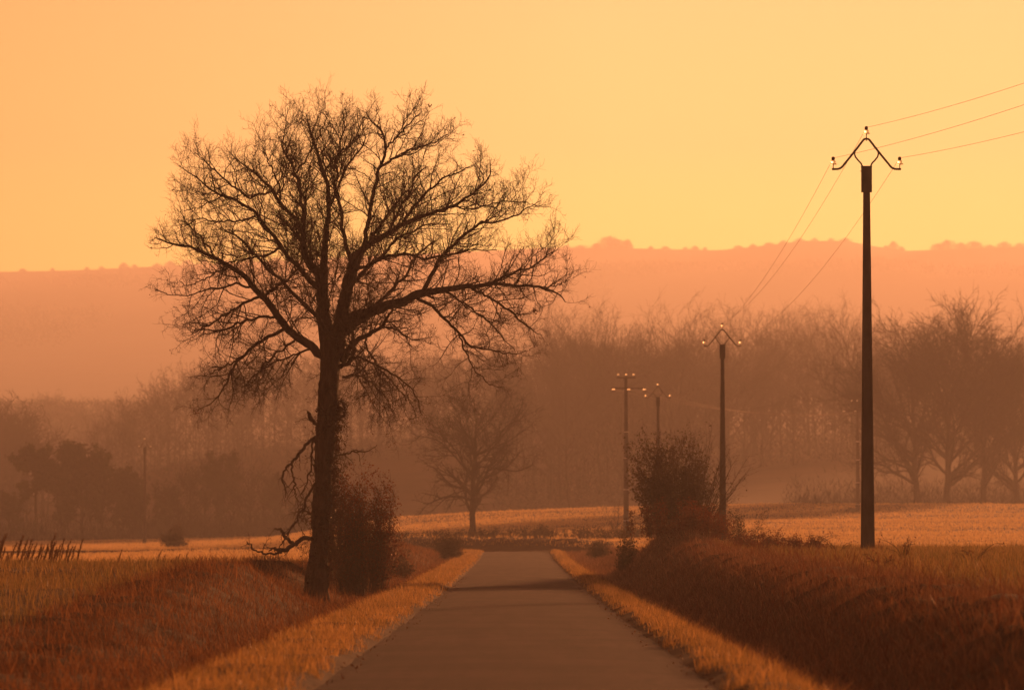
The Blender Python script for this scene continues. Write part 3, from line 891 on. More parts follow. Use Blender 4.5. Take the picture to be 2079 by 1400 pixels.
# leafy reddish shrub behind the oak's trunk
p = px(734, 1166, 106); p[2] = gz(p[0], p[1])
gb = bush_geo(31, 1.85, 2.6, 90, (.10, .07), .003, 10500, .032, lambda s: np.clip((s[:, 2] - .25) / 1.3, .03, 1), base_w=.6, dome=.2, hlo=.2, depth=1.7)
b = place_bush("shrub", "dense reddish leafy shrub growing close behind the trunk of the big oak", "shrub", p, gb, M_BUSH)
g = Geo(); tubes(g, resample(np.array([(0, 0, -.1), (.03, .0, .4), (-.02, .02, .9), (.05, 0, 1.6)]), np.array([.075, .055, .05, .03]), 14)[0][None],
                 resample(np.array([(0, 0, -.1), (.03, .0, .4), (-.02, .02, .9), (.05, 0, 1.6)]), np.array([.075, .055, .05, .03]), 14)[1][None], 8)
add_obj("trunk", g.mesh("shrub_trunk", M_BARK, True), b)
# big bush on the mound
p = px(1388, 1150, 140); p[2] = gz(p[0], p[1]) - .05
gb = bush_geo(32, 4.1, 2.85, 120, (.17, .13), .0035, 12000, .042, lambda s: np.clip(.6 - s[:, 0] * .6, .03, 2) * np.clip(1.2 - s[:, 2] / 3.0, .06, 1), base_w=.42, depth=3.4, dome=.22, hlo=.22)
place_bush("bush", "large dark bush of bare shoots and brown leaves on the roadside mound", "bush", p, gb, M_SHRUB)
p = on_ground(1372, 134.5, -.05)
place_bush("bush", "low dark leafy tangle on the road face of the mound below the large bush", "bush", p, bush_geo(35, 3.0, .95, 70, (.25, .2), .0035, 7000, .036, base_w=.9, dome=.3, hlo=.2, depth=4.0), M_BUSH)
p = px(1500, 1085, 143); p[2] = gz(p[0], p[1])
place_bush("bush", "small bare bush leaning out beside the large bush on the mound", "bush", p, bush_geo(33, 2.6, 1.5, 44, (.2, .15), .0035, 1800, .032, base_w=.25, hlo=.2), M_SHRUB)
for (xp, d, w, h, lab, sd) in ((1528, 139.5, 2.0, .75, "low russet tangle just below the small bare bush on the mound's shoulder", 36),
                               (1572, 134, 1.8, .6, "low russet tangle lower on the bank, second below the mound", 37),
                               (1440, 133, 2.4, .7, "russet growth on the bank in front of the second pole", 38),
                               (1640, 121, 1.5, .45, "small low tangle at the bank's lip halfway to the nearest pole", 39)):
    p = on_ground(xp, d, -.04)
    place_bush("thicket", lab, "thicket", p, bush_geo(sd, w, h, 46, (.3, .24), .0032, 2600, .03, base_w=.8, dome=.3, hlo=.2, depth=w * 1.3), M_BUSH)
p = px(1268, 1110, 150); p[2] = gz(p[0], p[1])
place_bush("bush", "low leafy bush at the road side foot of the large bush", "bush", p, bush_geo(34, .8, 1.3, 16, (.15, .1), .003, 1600, .045), M_SHRUB)
for (xp, yb, d, w, h, nst, lf, lab, sd) in (
        (912, 1118, 222, 1.6, 1.5, 40, 5000, "rounded dark bush beside the far end of the road below the lone tree", 41),
        (1214, 1092, 226, 1.4, .95, 26, 2200, "low dark bush at the road end near the twin crossarm pole", 42),
        (855, 1088, 300, 1.0, .7, 16, 700, "tiny bush on the dark line before the bright meadow, beside the lone tree", 43),
        (352, 1116, 330, 2.0, 1.7, 30, 4500, "round dark bush standing alone near the distant pole", 44),
        (1100, 1085, 300, 1.2, .8, 18, 800, "small tuft of a bush on the low hedge across the road end", 45),
        (1728, 1040, 432, 1.4, .6, 16, 700, "tuft of scrub at the foot of the meadow pole behind the near pole", 46),
        (1250, 1085, 328, 1.6, 2.6, 9, 0, "thin bare sapling beside the twin crossarm pole", 47),
        (820, 1108, 150, 1.0, .8, 18, 900, "low scrub on the bank behind the reddish shrub", 48)):
    p = on_ground(xp, d, -.03)
    place_bush("sapling" if lf == 0 else "bush", lab, "sapling" if lf == 0 else "bush", p,
               bush_geo(sd, w, h, nst, (.2, .14), .005 if d < 250 else .009, lf, .05 if d < 250 else .07, base_w=.25), M_SHRUB)


# low hedge across the road's end
rng = np.random.default_rng(51)
g, gl = Geo(), Geo()
n = 320
hx = rng.uniform(-9.5, 9.0, n); hy = 289.5 + rng.normal(size=n) * .8 - hx * .05
b0 = np.stack([hx, hy, ground_z(hx, hy) - .25], 1)
e0 = b0 + np.stack([rng.normal(size=n) * .25, rng.normal(size=n) * .25, .55 + rng.uniform(.1, .45, n) + .12 * wob(hx, hy, 1.5)], 1)
P = b0[:, None] + (e0 - b0)[:, None] * np.linspace(0, 1, 5)[None, :, None]
tubes(g, P, np.full((n, 5), .012), 3)
A, Ar = grow(P, np.full((n, 5), .012), .1, .2, 1, (.4, 1.1), lambda L, t, m: .12 + .25 * rng.uniform(0, 1, m), 4, .2, .1, .7, .007, rng)
tubes(g, A, Ar, 3)
leaf_cards(gl, np.concatenate([A[:, -1], A[:, 2], A[:, 1]] * 2), .06, rng, .08)
hedge = empty("hedge", (0, 289.5, gz(0, 289.5)))
tag(hedge, "low dark hedge closing the view across the end of the road", "hedge")
hl = np.array([0, 289.5, gz(0, 289.5)])
for nm, gg, mm in (("stems", g, M_FARTREE), ("foliage", gl, M_SHRUB)):
    V, Q, T = gg.arrays()
    add_obj(nm, make_mesh("hedge_" + nm, V - hl, Q, T, mm), hedge)

# brambles: arching canes along the shaded bank
rng = np.random.default_rng(61)
BR = [(1478, 1100, 141, "tall bramble spray rising just right of the bush on the mound", 1.2), (1530, 1092, 138, "bramble with an upright forked cane on the mound's shoulder", .9),
      (1585, 1125, 132, "bramble with one long cane arching over the bright meadow", 1.0), (1612, 1140, 126, "dense bramble tangle at the lower end of the mound", .7),
      (1655, 1150, 121, "thin bramble canes between the mound and the near pole", .8), (1700, 1172, 108, "bramble with two crossed canes in front of the near pole's foot", .8),
      (1835, 1215, 90, "upright dead bramble in the grass by the near pole, lower down", .7), (1975, 1235, 84, "bramble mound with a low arching cane beside the field edge", .6),
      (1540, 1190, 112, "sprawling bramble halfway down the shaded bank", .5), (1790, 1270, 76, "bramble lying low on the shaded bank close to the verge", .5)]
for (xp, yb, d, lab, h) in BR:
    p = on_ground(xp, d, -.03)
    nst = 6; h = h * .75
    a = rng.uniform(0, 2 * np.pi, nst); Ln = h * rng.uniform(.6, 1.3, nst)
    t = np.linspace(0, 1, 12)[None]
    hor = Ln[:, None] * (t + .5 * t ** 2) * .6; z = Ln[:, None] * (1.5 * t - .85 * t ** 2)
    P = np.stack([np.cos(a)[:, None] * hor, np.sin(a)[:, None] * hor, z], -1) + np.cumsum(rng.normal(size=(nst, 12, 3)) * .012, 1)
    g, gl = Geo(), Geo()
    tubes(g, P, np.linspace(.007, .0035, 12)[None].repeat(nst, 0), 4)
    A, Ar = grow(P, np.full((nst, 12), .005), .16, .1, 1, (.6, 1.3), lambda L, t, n: .05 + .18 * rng.uniform(0, 1, n), 4, .25, .0, .7, .0028, rng)
    tubes(g, A, Ar, 3)
    leaf_cards(gl, np.concatenate([A[:, -1], A[:, 2]]), .024, rng, .02, .3)
    o = empty("bramble", p); tag(o, lab, "bramble", "brambles on the shaded bank")
    add_obj("canes", g.mesh("bramble_canes", M_TWIG), o); add_obj("foliage", gl.mesh("bramble_foliage", M_BUSH), o)

rng = np.random.default_rng(66)
def rough_stems(name, label, u0, u1, y0, y1, n, h, mat, wd, tilt):
    g = Geo()
    X = rng.uniform(u0, u1, n); Y = y0 + (y1 - y0) * rng.uniform(0, 1, n) ** .8
    k = (wob(X, Y, 2.2) + .5 * wob(X, Y, .8) + rng.normal(size=n) * .25) > .1
    X, Y = X[k], Y[k]
    p = np.stack([X, Y, ground_z(X, Y) - .03], 1)
    slivers(g, p, h, wd, rng, tilt)
    # side sprays
    q = p[::2] + rng.normal(size=(len(p[::2]), 3)) * np.array([.06, .06, 0]) + np.array([0, 0, h * .4])
    slivers(g, q, h * .5, wd * .8, rng, tilt * 1.6)
    V, Q, T = g.arrays()
    tag(add_obj(name, make_mesh(name, V, Q, T, mat)), label, "weeds", kind="stuff")


rough_stems("bank_weeds", "ragged dark weeds and dead stems over the shaded bank", 3.2, 6.6, 40, 158, 9000, .38, M_BUSH, .011, .55)
rough_stems("bank_weeds", "ragged rusty weeds and dead stems over the sunlit bank", -6.3, -3.5, 40, 190, 6500, .34, M_BANK, .011, .5)
rough_stems("bank_weeds", "scattered rank tufts in the pasture by the near pole", 6.2, 18, 55, 135, 5000, .22, M_FIELD, .012, .5)
g = Geo()
n = 450
X = rng.choice([-1, 1], n) * (1.5 + .34 * rng.uniform(0, 1, n) ** .5); Y = rng.uniform(38, 150, n)
leaf_cards(g, np.stack([X, Y, road_z(Y) + .035], 1), .02, rng, .008)
tag(add_obj("leaf_litter", g.mesh("leaf_litter", M_DRY)), "dead leaves and grit lying along the tarmac edges", "leaves", kind="stuff")
pb = on_ground(1761, 115, 0)
g = Geo()
q = np.repeat(pb[None], 500, 0) + np.stack([rng.normal(size=500) * .18 + .18, rng.normal(size=500) * .2, np.zeros(500)], 1)
q[:, 2] = ground_z(q[:, 0], q[:, 1]) - .02
slivers(g, q - pb, .32, .012, rng, .5)
tag(add_obj("weed_tuft", g.mesh("weed_tuft", M_RBANK), None, pb), "tuft of dead weeds around the foot of the nearest pole", "weeds")

# row of dead dock stalks at the crest of the pasture
rng = np.random.default_rng(71)


def dock_mesh(rng, h):
    g = Geo()
    t = np.linspace(0, 1, 7)
    P = np.stack([.22 * h * t ** 2 + rng.normal(size=7) * .01, rng.normal(size=7) * .01, h * t], 1)
    tubes(g, P[None], np.linspace(.011, .005, 7)[None], 4)
    A, Ar = grow(P[None], np.full((1, 7), .008), .03, .35, 1.0, (.3, .7), lambda L, t, n: (.07 + .16 * rng.uniform(0, 1, n)) * (1.2 - .6 * t), 5, .12, .25, .7, .003, rng)
    tubes(g, A, Ar, 3)
    pts = (A[:, 1:, :][:, None] + rng.normal(size=(len(A), 5, 4, 3)) * .012).reshape(-1, 3)
    leaf_cards(g, pts, .014, rng, .008)
    return g.mesh("dock_stalk", M_WEED)


dock_meshes = [dock_mesh(rng, .55 + .09 * i) for i in range(6)]
for i in range(58):
    xp = rng.uniform(-10, 165) if i < 46 else rng.uniform(165, 380)
    d = rng.uniform(92, 101)
    o = add_obj("dock_stalk", dock_meshes[i % 6], None, on_ground(xp, d, -.03), rng.uniform(-.5, .5), rng.uniform(.45, .75) if i < 46 else rng.uniform(.25, .4))
    tag(o, "dead brown dock stalk with a feathery seed head on the pasture crest" if i < 46 else "short dead stalk between the dock patch and the big oak", "weed", "dead dock stalks" if i < 46 else "short dead stalks")


# ------------------------------------------------------------------ other trees
def tree_geo(seed, H, spread=.42, bole=.22, nl=16, rmin=.02, r0=None, levels=(.055, .04), up=.12, ang=(.5, 1.1), wig=.16, fork=False, leaf=0, lsize=.2, profile=None):
    rng = np.random.default_rng(seed)
    r0 = r0 or H * .022
    K = 12
    t = np.linspace(0, 1, K)
    P = np.stack([np.cumsum(rng.normal(size=K) * .012 * H * .5), np.cumsum(rng.normal(size=K) * .012 * H * .5), H * .9 * t], 1); P[0, :2] = 0; P[0, 2] = -.3
    Rd = np.maximum(r0 * (1 - t) ** .8 * (1 + .5 * np.exp(-t * 25)), rmin)
    gt, gc = Geo(), Geo()
    tubes(gt, P[None], Rd[None], 8)
    prof = profile or (lambda t: .35 + .75 * np.sin(np.clip((t - bole) / (1 - bole), 0, 1) * np.pi * .85 + .35))
    A, Ar = grow(P[None], Rd[None], H * (1 - bole) * .9 / nl, bole, .98, ang, lambda L, t, n: H * spread * rng.uniform(.7, 1.15, n) * prof(t), 10, wig, up, .55, rmin, rng)
    tubes(gt, A, Ar, 5)
    B, Br = grow(A, Ar, H * levels[0], .15, 1, (.4, 1.0), lambda L, t, n: L * (.22 + .3 * rng.uniform(0, 1, n)) * (1.15 - .45 * t), 6, wig * 1.3, up, .6, rmin, rng)
    tubes(gc, B, Br, 4)
    D, Dr = grow(B, Br, H * levels[1], .1, 1, (.4, 1.0), lambda L, t, n: L * (.3 + .35 * rng.uniform(0, 1, n)), 4, wig * 1.5, up, .7, rmin * .8, rng)
    tubes(gc, D, Dr, 3)
    E, Er = grow(D, Dr, H * levels[1] * .9, .15, 1, (.4, 1.0), lambda L, t, n: L * (.35 + .4 * rng.uniform(0, 1, n)), 3, wig * 1.5, up, .8, rmin * .6, rng)
    tubes(gc, E, Er, 3)
    gl = None
    if leaf:
        src = np.concatenate([D[:, -1], D[:, 2], E[:, -1], B[:, 3]])
        gl = Geo(); leaf_cards(gl, src[rng.integers(0, len(src), leaf)], lsize, rng, lsize * 1.2)
    return gt, gc, gl


def tree_meshes(tg, tag_, leafmat=None, bark=None):
    r = [("trunk", tg[0].mesh(tag_ + "_trunk", bark or M_FARTREE)), ("crown", tg[1].mesh(tag_ + "_crown", bark or M_FARTREE))]
    if tg[2]: r.append(("foliage", tg[2].mesh(tag_ + "_foliage", leafmat or M_SHRUB)))
    return r


def place_tree(meshes, name, label, loc, rz, scale, group=None, cat="tree"):
    o = empty(name, loc, rz, scale)
    tag(o, label, cat, group)
    for nm, me in meshes: add_obj(nm, me, o)
    return o


# lone oak past the road's end
lone = tree_meshes(tree_geo(81, 10.2, .50, .16, 38, .015, .26, (.042, .028), .05, (.7, 1.25), .16), "lone_tree")
place_tree(lone, "bare_tree", "hazy bare tree standing alone in the meadow beyond the road bend", on_ground(957, 332, -.05), .4, 1.0)

# tree prototypes
PROTO = [tree_meshes(tree_geo(90 + i, 18 + (i % 3) * 1.5, .48 + .05 * (i % 3), .10 + .05 * (i % 3), 17 + i, .022, .22, (.045, .035), .08, (.4, 1.1), .13), "wood_tree") for i in range(6)]
BROAD = [tree_meshes(tree_geo(100 + i, 18, .50, .13, 40, .028, .38, (.032, .026), .07, (.5, 1.2), .11), "broad_tree") for i in range(2)]
IVYT = [tree_meshes(tree_geo(110 + i, 9, .34, .24, 18, .016, .16, (.06, .045), .12, (.5, 1.1), .16, leaf=7500, lsize=.15), "ivy_tree", M_EVER) for i in range(3)]
PINE = tree_meshes(tree_geo(115, 9, .34, .55, 18, .016, .17, (.06, .045), .05, (.8, 1.3), .16, leaf=6500, lsize=.15, profile=lambda t: .75 + 0 * t), "pine_tree", M_EVER)
COPSE = [tree_meshes(tree_geo(160 + i, 9, .44, .06, 28, .022, .13, (.05, .04), .08, (.4, 1.2), .17), "copse_tree") for i in range(3)]
rng = np.random.default_rng(121)

# the row of woodland behind the meadow
WOOD_LABEL = "tall bare tree in the hazy woodland row behind the meadow and poles"
spots = []
x = 1085
while x < 1830:
    spots.append((x, rng.uniform(600, 690) if x < 1470 else rng.uniform(708, 755), rng.uniform(.86, 1.08)))
    x += rng.uniform(15, 32)
for xp, d, s in spots:
    top = np.interp(xp, [1085, 1150, 1240, 1300, 1400, 1530, 1600, 1690, 1750, 1830], [705, 678, 655, 668, 672, 655, 668, 652, 690, 700]) + rng.uniform(-8, 22)
    p = on_ground(xp, d, -.3)
    H = (HZY - top) / F_PX * d + CAM_H - p[2]
    i = int(rng.integers(0, 6))
    place_tree(PROTO[i], "woodland_tree", WOOD_LABEL, p, rng.uniform(0, 6.28), .9 * H / (18 + (i % 3) * 1.5), "woodland row behind the meadow")
for xp, top, d, i, rz, lab in ((1925, 652, 486, 0, .5, "broad bare tree with the highest rounded crown in the dark clump behind the near pole"),
                               (1990, 690, 490, 1, 2.0, "broad bare tree with a sloping crown, second in the dark clump beside the meadow edge"),
                               (1862, 672, 500, 1, 4.1, "broad bare tree at the pole side of the dark clump beside the meadow edge"),
                               (2062, 735, 492, 0, 3.3, "broad bare tree cut by the picture's edge beside the meadow"),
                               (2095, 712, 560, 1, 1.1, "faint bare tree beyond the dark clump, near the picture's edge")):
    p = on_ground(xp, d, -.3)
    H = (HZY - top) / F_PX * d + CAM_H - p[2]
    place_tree(BROAD[i], "broad_tree", lab, p, rz, .94 * H / 18)

# ivy-clad trees on the low ground beyond the pasture
for xp, top, yb, d, kind, lab in (
        (75, 908, 1105, 480, "p", "flat topped tree on a tall bare stem, far beyond the dock stalks"),
        (168, 905, 1100, 486, 0, "tallest leafy dark tree beside the flat topped one"),
        (208, 930, 1100, 482, 1, "dark leafy tree with a ragged side next to the tallest one"),
        (130, 930, 1100, 492, 2, "dark leafy tree squeezed between the flat topped and the tallest tree"),
        (22, 1005, 1105, 474, 1, "low dark leafy tree at the picture's edge beyond the dock stalks"),
        (252, 965, 1098, 488, 0, "smaller leafy tree on the near side of the distant pole"),
        (275, 975, 1098, 500, 2, "faint thin tree just behind the distant pole")):
    p = on_ground(xp, d, -.2)
    H = (HZY - top) / F_PX * d + CAM_H - p[2]
    ms = PINE if kind == "p" else IVYT[kind]
    place_tree(ms, "pine_tree" if kind == "p" else "leafy_tree", lab, p, rng.uniform(0, 6.28), H / 9.0)
for k, (xp, top) in enumerate(((335, 985), (362, 962), (390, 948), (420, 935), (448, 922), (476, 930), (505, 945), (532, 958), (560, 968), (590, 985), (615, 995))):
    d = rng.uniform(474, 502)
    p = on_ground(xp, d, -.2)
    H = (HZY - top) / F_PX * d + CAM_H - p[2]
    i = k % 3
    o = place_tree(IVYT[i] if k % 4 == 0 else COPSE[i], "copse_tree", "bare tree of the small hazy copse between the distant pole and the big oak", p, rng.uniform(0, 6.28),
                   H / 9.0 * .95, "copse beside the distant pole")


# far woods that read as one mass
def merged_wood(name, label, places, protos, seed, mat, under=0, usize=.5, uspots=None):
    rng = np.random.default_rng(seed)
    g = Geo()
    arrs = []
    for pr in protos:
        gg = Geo()
        for q in pr:
            if q: gg.add(*q.arrays())
        arrs.append(gg.arrays())
    for (p, H, wx) in places:
        V, Q, T = arrs[rng.integers(0, len(arrs))]
        a = rng.uniform(0, 6.28); s = H / 10.0
        X = (V[:, 0] * math.cos(a) - V[:, 1] * math.sin(a)) * s * wx; Y = (V[:, 0] * math.sin(a) + V[:, 1] * math.cos(a)) * s * wx
        g.add(np.stack([X, Y, V[:, 2] * s], 1) + p, Q, T)
    if uspots is not None:
        slivers(g, uspots, usize * 1.5, usize * .36, rng, 1.6)
    V, Q, T = g.arrays()
    o = add_obj(name, make_mesh(name, V, Q, T, mat))
    return tag(o, label, "wood", kind="stuff")


LOW = [tree_geo(130 + i, 10, .46, .12, 15, .03, .12, (.07, .06), .05, (.5, 1.3), .2) for i in range(5)]
rng = np.random.default_rng(141)
pl = []
for i in range(260):   # wooded rise from the left copse to the woodland row
    xp = rng.uniform(165, 1480) if i < 170 else rng.uniform(1000, 1900); d = rng.uniform(770, 860) if i < 170 else (rng.uniform(660, 760) if xp < 1450 else rng.uniform(725, 790))
    top = np.interp(xp, [165, 200, 265, 330, 430, 560, 700, 830, 1000, 1100, 1200, 1480], [868, 838, 795, 764, 736, 724, 722, 724, 700, 690, 690, 690]) + rng.uniform(-8, 34) + (0 if i < 170 else 38)
    p = on_ground(xp, d, -.3)
    H = max(5, (HZY - top) / F_PX * d + CAM_H - p[2])
    pl.append((p, H, rng.uniform(.7, 1.0) * (min(1.0, 11 / H) if H > 11 else 1)))
n = 90000
uy = np.where(np.arange(n) < 60000, rng.uniform(775, 850, n), rng.uniform(595, 730, n)); uxp = np.where(np.arange(n) < 60000, rng.uniform(165, 1480, n), rng.uniform(1000, 2000, n)); uy = np.where((np.arange(n) >= 60000) & (uxp > 1430), 712 + (uy - 595) * .5, uy); ux = (uxp - VPX) / F_PX * uy
uz = ground_z(ux, uy) + rng.uniform(0, 1, n) ** 1.5 * np.interp(ux / uy * F_PX + VPX, [160, 260, 430, 1000, 1100, 1900], [5, 12, 16, 15, 11, 9])
merged_wood("far_wood", "hazy wooded rise behind the oak, reading as one soft mass", pl, LOW, 142, M_FARTREE, uspots=np.stack([ux, uy, uz], 1), usize=.55)
pl = []
for i in range(60):    # fainter wood farther away beyond the left trees
    xp = rng.uniform(-60, 330); d = rng.uniform(1150, 1300)
    top = np.interp(xp, [-60, 40, 110, 160, 215, 250, 330], [815, 812, 800, 806, 815, 835, 845]) + rng.uniform(-6, 40)
    p = on_ground(xp, d, -.3); H = max(6, (HZY - top) / F_PX * d + CAM_H - p[2])
    pl.append((p, H, 1.0))
n = 22000
ux = rng.uniform(-155, -90, n); uy = rng.uniform(1150, 1290, n); uz = ground_z(ux, uy) + rng.uniform(0, 1, n) ** 1.4 * 13
merged_wood("far_wood", "faint far wood behind the trees at the picture's edge", pl, LOW, 143, M_FARTREE, uspots=np.stack([ux, uy, uz], 1), usize=.8)
g = Geo()
n = 26000
ux = np.where(np.arange(n) < 13000, rng.uniform(-66, -38, n), rng.uniform(-41, -23, n)); uy = np.where(np.arange(n) < 13000, rng.uniform(474, 510, n), rng.uniform(472, 515, n))
uz = ground_z(ux, uy) - .1 + rng.uniform(0, 1, n) ** 1.6 * np.clip(2.2 + 1.6 * wob(ux, uy, 9), .3, 5)
slivers(g, np.stack([ux, uy, uz], 1), .9, .07, rng, .6)
n = 9000
ux = rng.uniform(30, 62, n); uy = rng.uniform(486, 520, n)
uz = ground_z(ux, uy) - .1 + rng.uniform(0, 1, n) ** 1.8 * np.clip(2.6 + 2.2 * wob(ux, uy, 8), .3, 5.5)
slivers(g, np.stack([ux, uy, uz], 1), 1.0, .07, rng, .7)
V, Q, T = g.arrays()
tag(add_obj("undergrowth", make_mesh("undergrowth", V, Q, T, M_FARTREE)), "tangled dark undergrowth at the feet of the hazy trees and copse", "undergrowth", kind="stuff")
pl = []
for i in range(34):    # nearer dark wood in front of it
    xp = rng.uniform(-60, 130); d = rng.uniform(700, 760)
    top = np.interp(xp, [-60, 30, 60, 100, 130], [830, 815, 820, 880, 930]) + rng.uniform(-6, 50)
    p = on_ground(xp, d, -.3); H = max(4, (HZY - top) / F_PX * d + CAM_H - p[2])
    pl.append((p, H, .8))
merged_wood("far_wood", "mid distance wood behind the flat topped tree", pl, LOW, 144, M_FARTREE)

g = Geo()
for (x0, x1, y0, y1, n, h) in ((-420, -250, 2500, 2900, 9000, 9), (-180, 60, 2850, 3150, 9000, 8), (120, 330, 2300, 2650, 9000, 9), (40, 420, 3180, 3260, 7000, 7), (-420, -60, 3250, 3330, 7000, 7)):
    ux, uy = rng.uniform(x0, x1, n), rng.uniform(y0, y1, n)
    k = wob(ux, uy, 130) > -.1; ux, uy = ux[k], uy[k]
    slivers(g, np.stack([ux, uy, ground_z(ux, uy) + rng.uniform(0, h, len(ux))], 1), 3.0, 1.2, rng, 1.2)
V, Q, T = g.arrays()
tag(add_obj("hillside_woods", make_mesh("hillside_woods", V, Q, T, M_FARTREE)), "faint woods patched over the face of the far ridge", "woods", kind="stuff")

# trees along the skyline of the ridge
def dome_tree(seed):
    rng = np.random.default_rng(seed)
    gt, gc = Geo(), Geo()
    tubes(gt, np.array([[(0, 0, -1), (.1, 0, 3), (0, .1, 6.5)]]), np.array([[.4, .3, .1]]), 6)
    n = 1500
    a = rng.uniform(0, 6.28, n); c = rng.uniform(0, 1, n) ** .6; z = rng.uniform(0, 1, n)
    lump = 1 + .22 * np.sin(3 * a + seed) + .15 * np.sin(5 * a + 2 * seed + 4 * z)
    r = 4.6 * np.sqrt(np.clip(1 - z ** 2, 0, 1)) * c * lump
    slivers(gc, np.stack([np.cos(a) * r, np.sin(a) * r, z * 8.6 * (1 + .12 * np.sin(4 * a))], 1), 1.5, .26, rng, .8)
    return gt, gc, None


RID = [tree_meshes(dome_tree(150 + i), "ridge_tree") for i in range(3)]
rid = [(1212, 490, 2), (1238, 478, 1.6), (1255, 486, 2), (1274, 487, 1.8), (1150, 501, 3), (1180, 500, 3), (1322, 502, 2), (1352, 504, 2), (1392, 502, 2), (1412, 497, 2), (1432, 502, 2),
       (1500, 500, 2.4), (1530, 494, 2.4), (1562, 495, 2.4), (1592, 491, 2.4), (1625, 487, 2.4), (1655, 486, 2.4), (1688, 489, 2.4), (1718, 492, 2.4), (1800, 497, 1.6), (1815, 488, 1.6), (1832, 498, 1.6),
       (1905, 495, 1.8), (1925, 488, 1.8), (1952, 490, 2), (1980, 489, 2.2), (2010, 491, 2.2), (2040, 490, 2.2), (2072, 486, 2.2),
       (45, 550, 3), (105, 547, 2), (175, 545, 2), (205, 541, 1.6), (250, 533, 1.6), (272, 537, 1.6), (318, 531, 2.2), (345, 530, 2.4), (380, 527, 2.6), (415, 526, 2.6), (460, 526, 2.8), (505, 524, 2.8), (560, 522, 2.8)]
for k, (xp, top, wx) in enumerate(rid):
    p = on_ground(xp, 3590, -1.5)
    H = max(4.0, ((HZY - top) / F_PX * 3590 + CAM_H - p[2]) * rng.uniform(.62, 1.12)); wx *= rng.uniform(.7, 1.3)
    place_tree(RID[k % 3], "ridge_tree", "tiny hazy tree on the skyline of the far ridge", p, rng.uniform(0, 6.28), np.array([H / 10 * wx * 1.1, H / 10 * wx, H / 10]), "trees along the ridge skyline")

# ------------------------------------------------------------------ poles and wires
def insulator_parts(parent, at, h=1.0, horiz=False):
    g = Geo()
    z0 = 0.0
    lathe(g, [(.012, .10), (.05, .105), (.088, .085), (.094, .09), (.085, .105), (.05, .14), (.062, .15), (.068, .16), (.055, .175), (.035, .20), (.012, .205)], (0, 0, 0), 14)
    ins = add_obj("insulator", g.mesh("insulator_glass", M_GLASS, True), parent, at)
    g = Geo()
    tubes(g, np.array([[(0, 0, -.05), (0, 0, .11)]]), np.array([[.013, .013]]), 6, True)
    lathe(g, [(.03, -.05), (.03, -.02), (.02, -.02)], (0, 0, 0), 8)
    add_obj("pin", g.mesh("insulator_pin", M_STEEL), ins)
    g = Geo()
    lathe(g, [(.002, .285), (.03, .28), (.045, .255), (.047, .225), (.035, .20), (.04, .195), (.03, .19), (.002, .19)], (0, 0, 0), 12)
    add_obj("cap", g.mesh("insulator_cap", M_CAPM, True), ins)
    return ins


def arm_pole(loc, label, rz, scale, group):
    o = empty("utility_pole", loc, rz, scale)
    tag(o, label, "utility pole", group)
    g = Geo()   # tapered shaft with chamfered corners
    rings = []
    for z, hx, hy in ((-.6, .178, .15), (0, .172, .145), (4.5, .128, .11), (9.07, .083, .075)):
        c = .25
        rings.append([(hx, -hy * (1 - c), z), (hx, hy * (1 - c), z), (hx * (1 - c), hy, z), (-hx * (1 - c), hy, z), (-hx, hy * (1 - c), z), (-hx, -hy * (1 - c), z), (-hx * (1 - c), -hy, z), (hx * (1 - c), -hy, z)])
    V = np.array(rings).reshape(-1, 3)
    i = np.arange(3)[:, None] * 8; j = np.arange(8)[None]; j2 = (j + 1) % 8
    g.add(V, np.stack([i + j, i + j2, i + 8 + j2, i + 8 + j], -1).reshape(-1, 4))
    add_obj("shaft", g.mesh("pole_shaft", M_CONC), o)
    g = Geo(); box(g, (0, 0, 9.385), (.128, .11, .315)); box(g, (0, 0, 9.712), (.135, .117, .012)); box(g, (-.147, 0, 9.6), (.018, .012, .008))
    add_obj("sleeve", g.mesh("pole_sleeve", M_CONC), o)
    for s in (-1, 1):
        g = Geo()
        P, Rd = resample(np.array([(-.05 * -s * -1, 0, 10.42)] + [(s * x, 0, z) for x, z in ((.06, 10.41), (.218, 10.2), (.40, 9.97), (.556, 9.78), (.60, 9.72), (.65, 9.675), (.72, 9.652), (.80, 9.65), (.87, 9.65))][0:]), np.full(10, .027), 26)
        P = P[1:]; Rd = Rd[1:]
        tubes(g, P[None], Rd[None], 8, True)
        for b in (.17, .235):
            box(g, (s * b, -.03, 10.41 - (b - .06) * 1.33), (.022, .012, .022))
        add_obj("arm", g.mesh("pole_arm", M_STEEL, False), o)
        g = Geo()
        P, Rd = resample(np.array([(s * x, 0, z) for x, z in ((.105, 9.68), (.112, 9.74), (.14, 9.80), (.218, 9.88), (.285, 9.97), (.303, 10.05), (.285, 10.11), (.25, 10.16))]), np.full(8, .02), 22)
        tubes(g, P[None], Rd[None], 8, True)
        add_obj("brace", g.mesh("pole_brace", M_STEEL), o)
        insulator_parts(o, (s * .837, 0, 9.68))
    g = Geo(); tubes(g, np.array([[(-.07, 0, 10.40), (.07, 0, 10.40)], [(0, 0, 10.36), (0, 0, 10.46)]]), np.full((2, 2), .012), 6, True)
    add_obj("spacer", g.mesh("pole_spacer", M_STEEL), o)
    insulator_parts(o, (0, 0, 10.45))
    return o


def attach(o, s):
    """world point of a wire's seat on an arm pole: s = -1, 0 (top), 1"""
    c, sn = math.cos(o.rotation_euler[2]), math.sin(o.rotation_euler[2]); k = o.scale[0]
    x, z = (s * .837, 9.93) if s else (0, 10.70)
    return np.array(o.location) + np.array([c * x * k, sn * x * k, z * k])


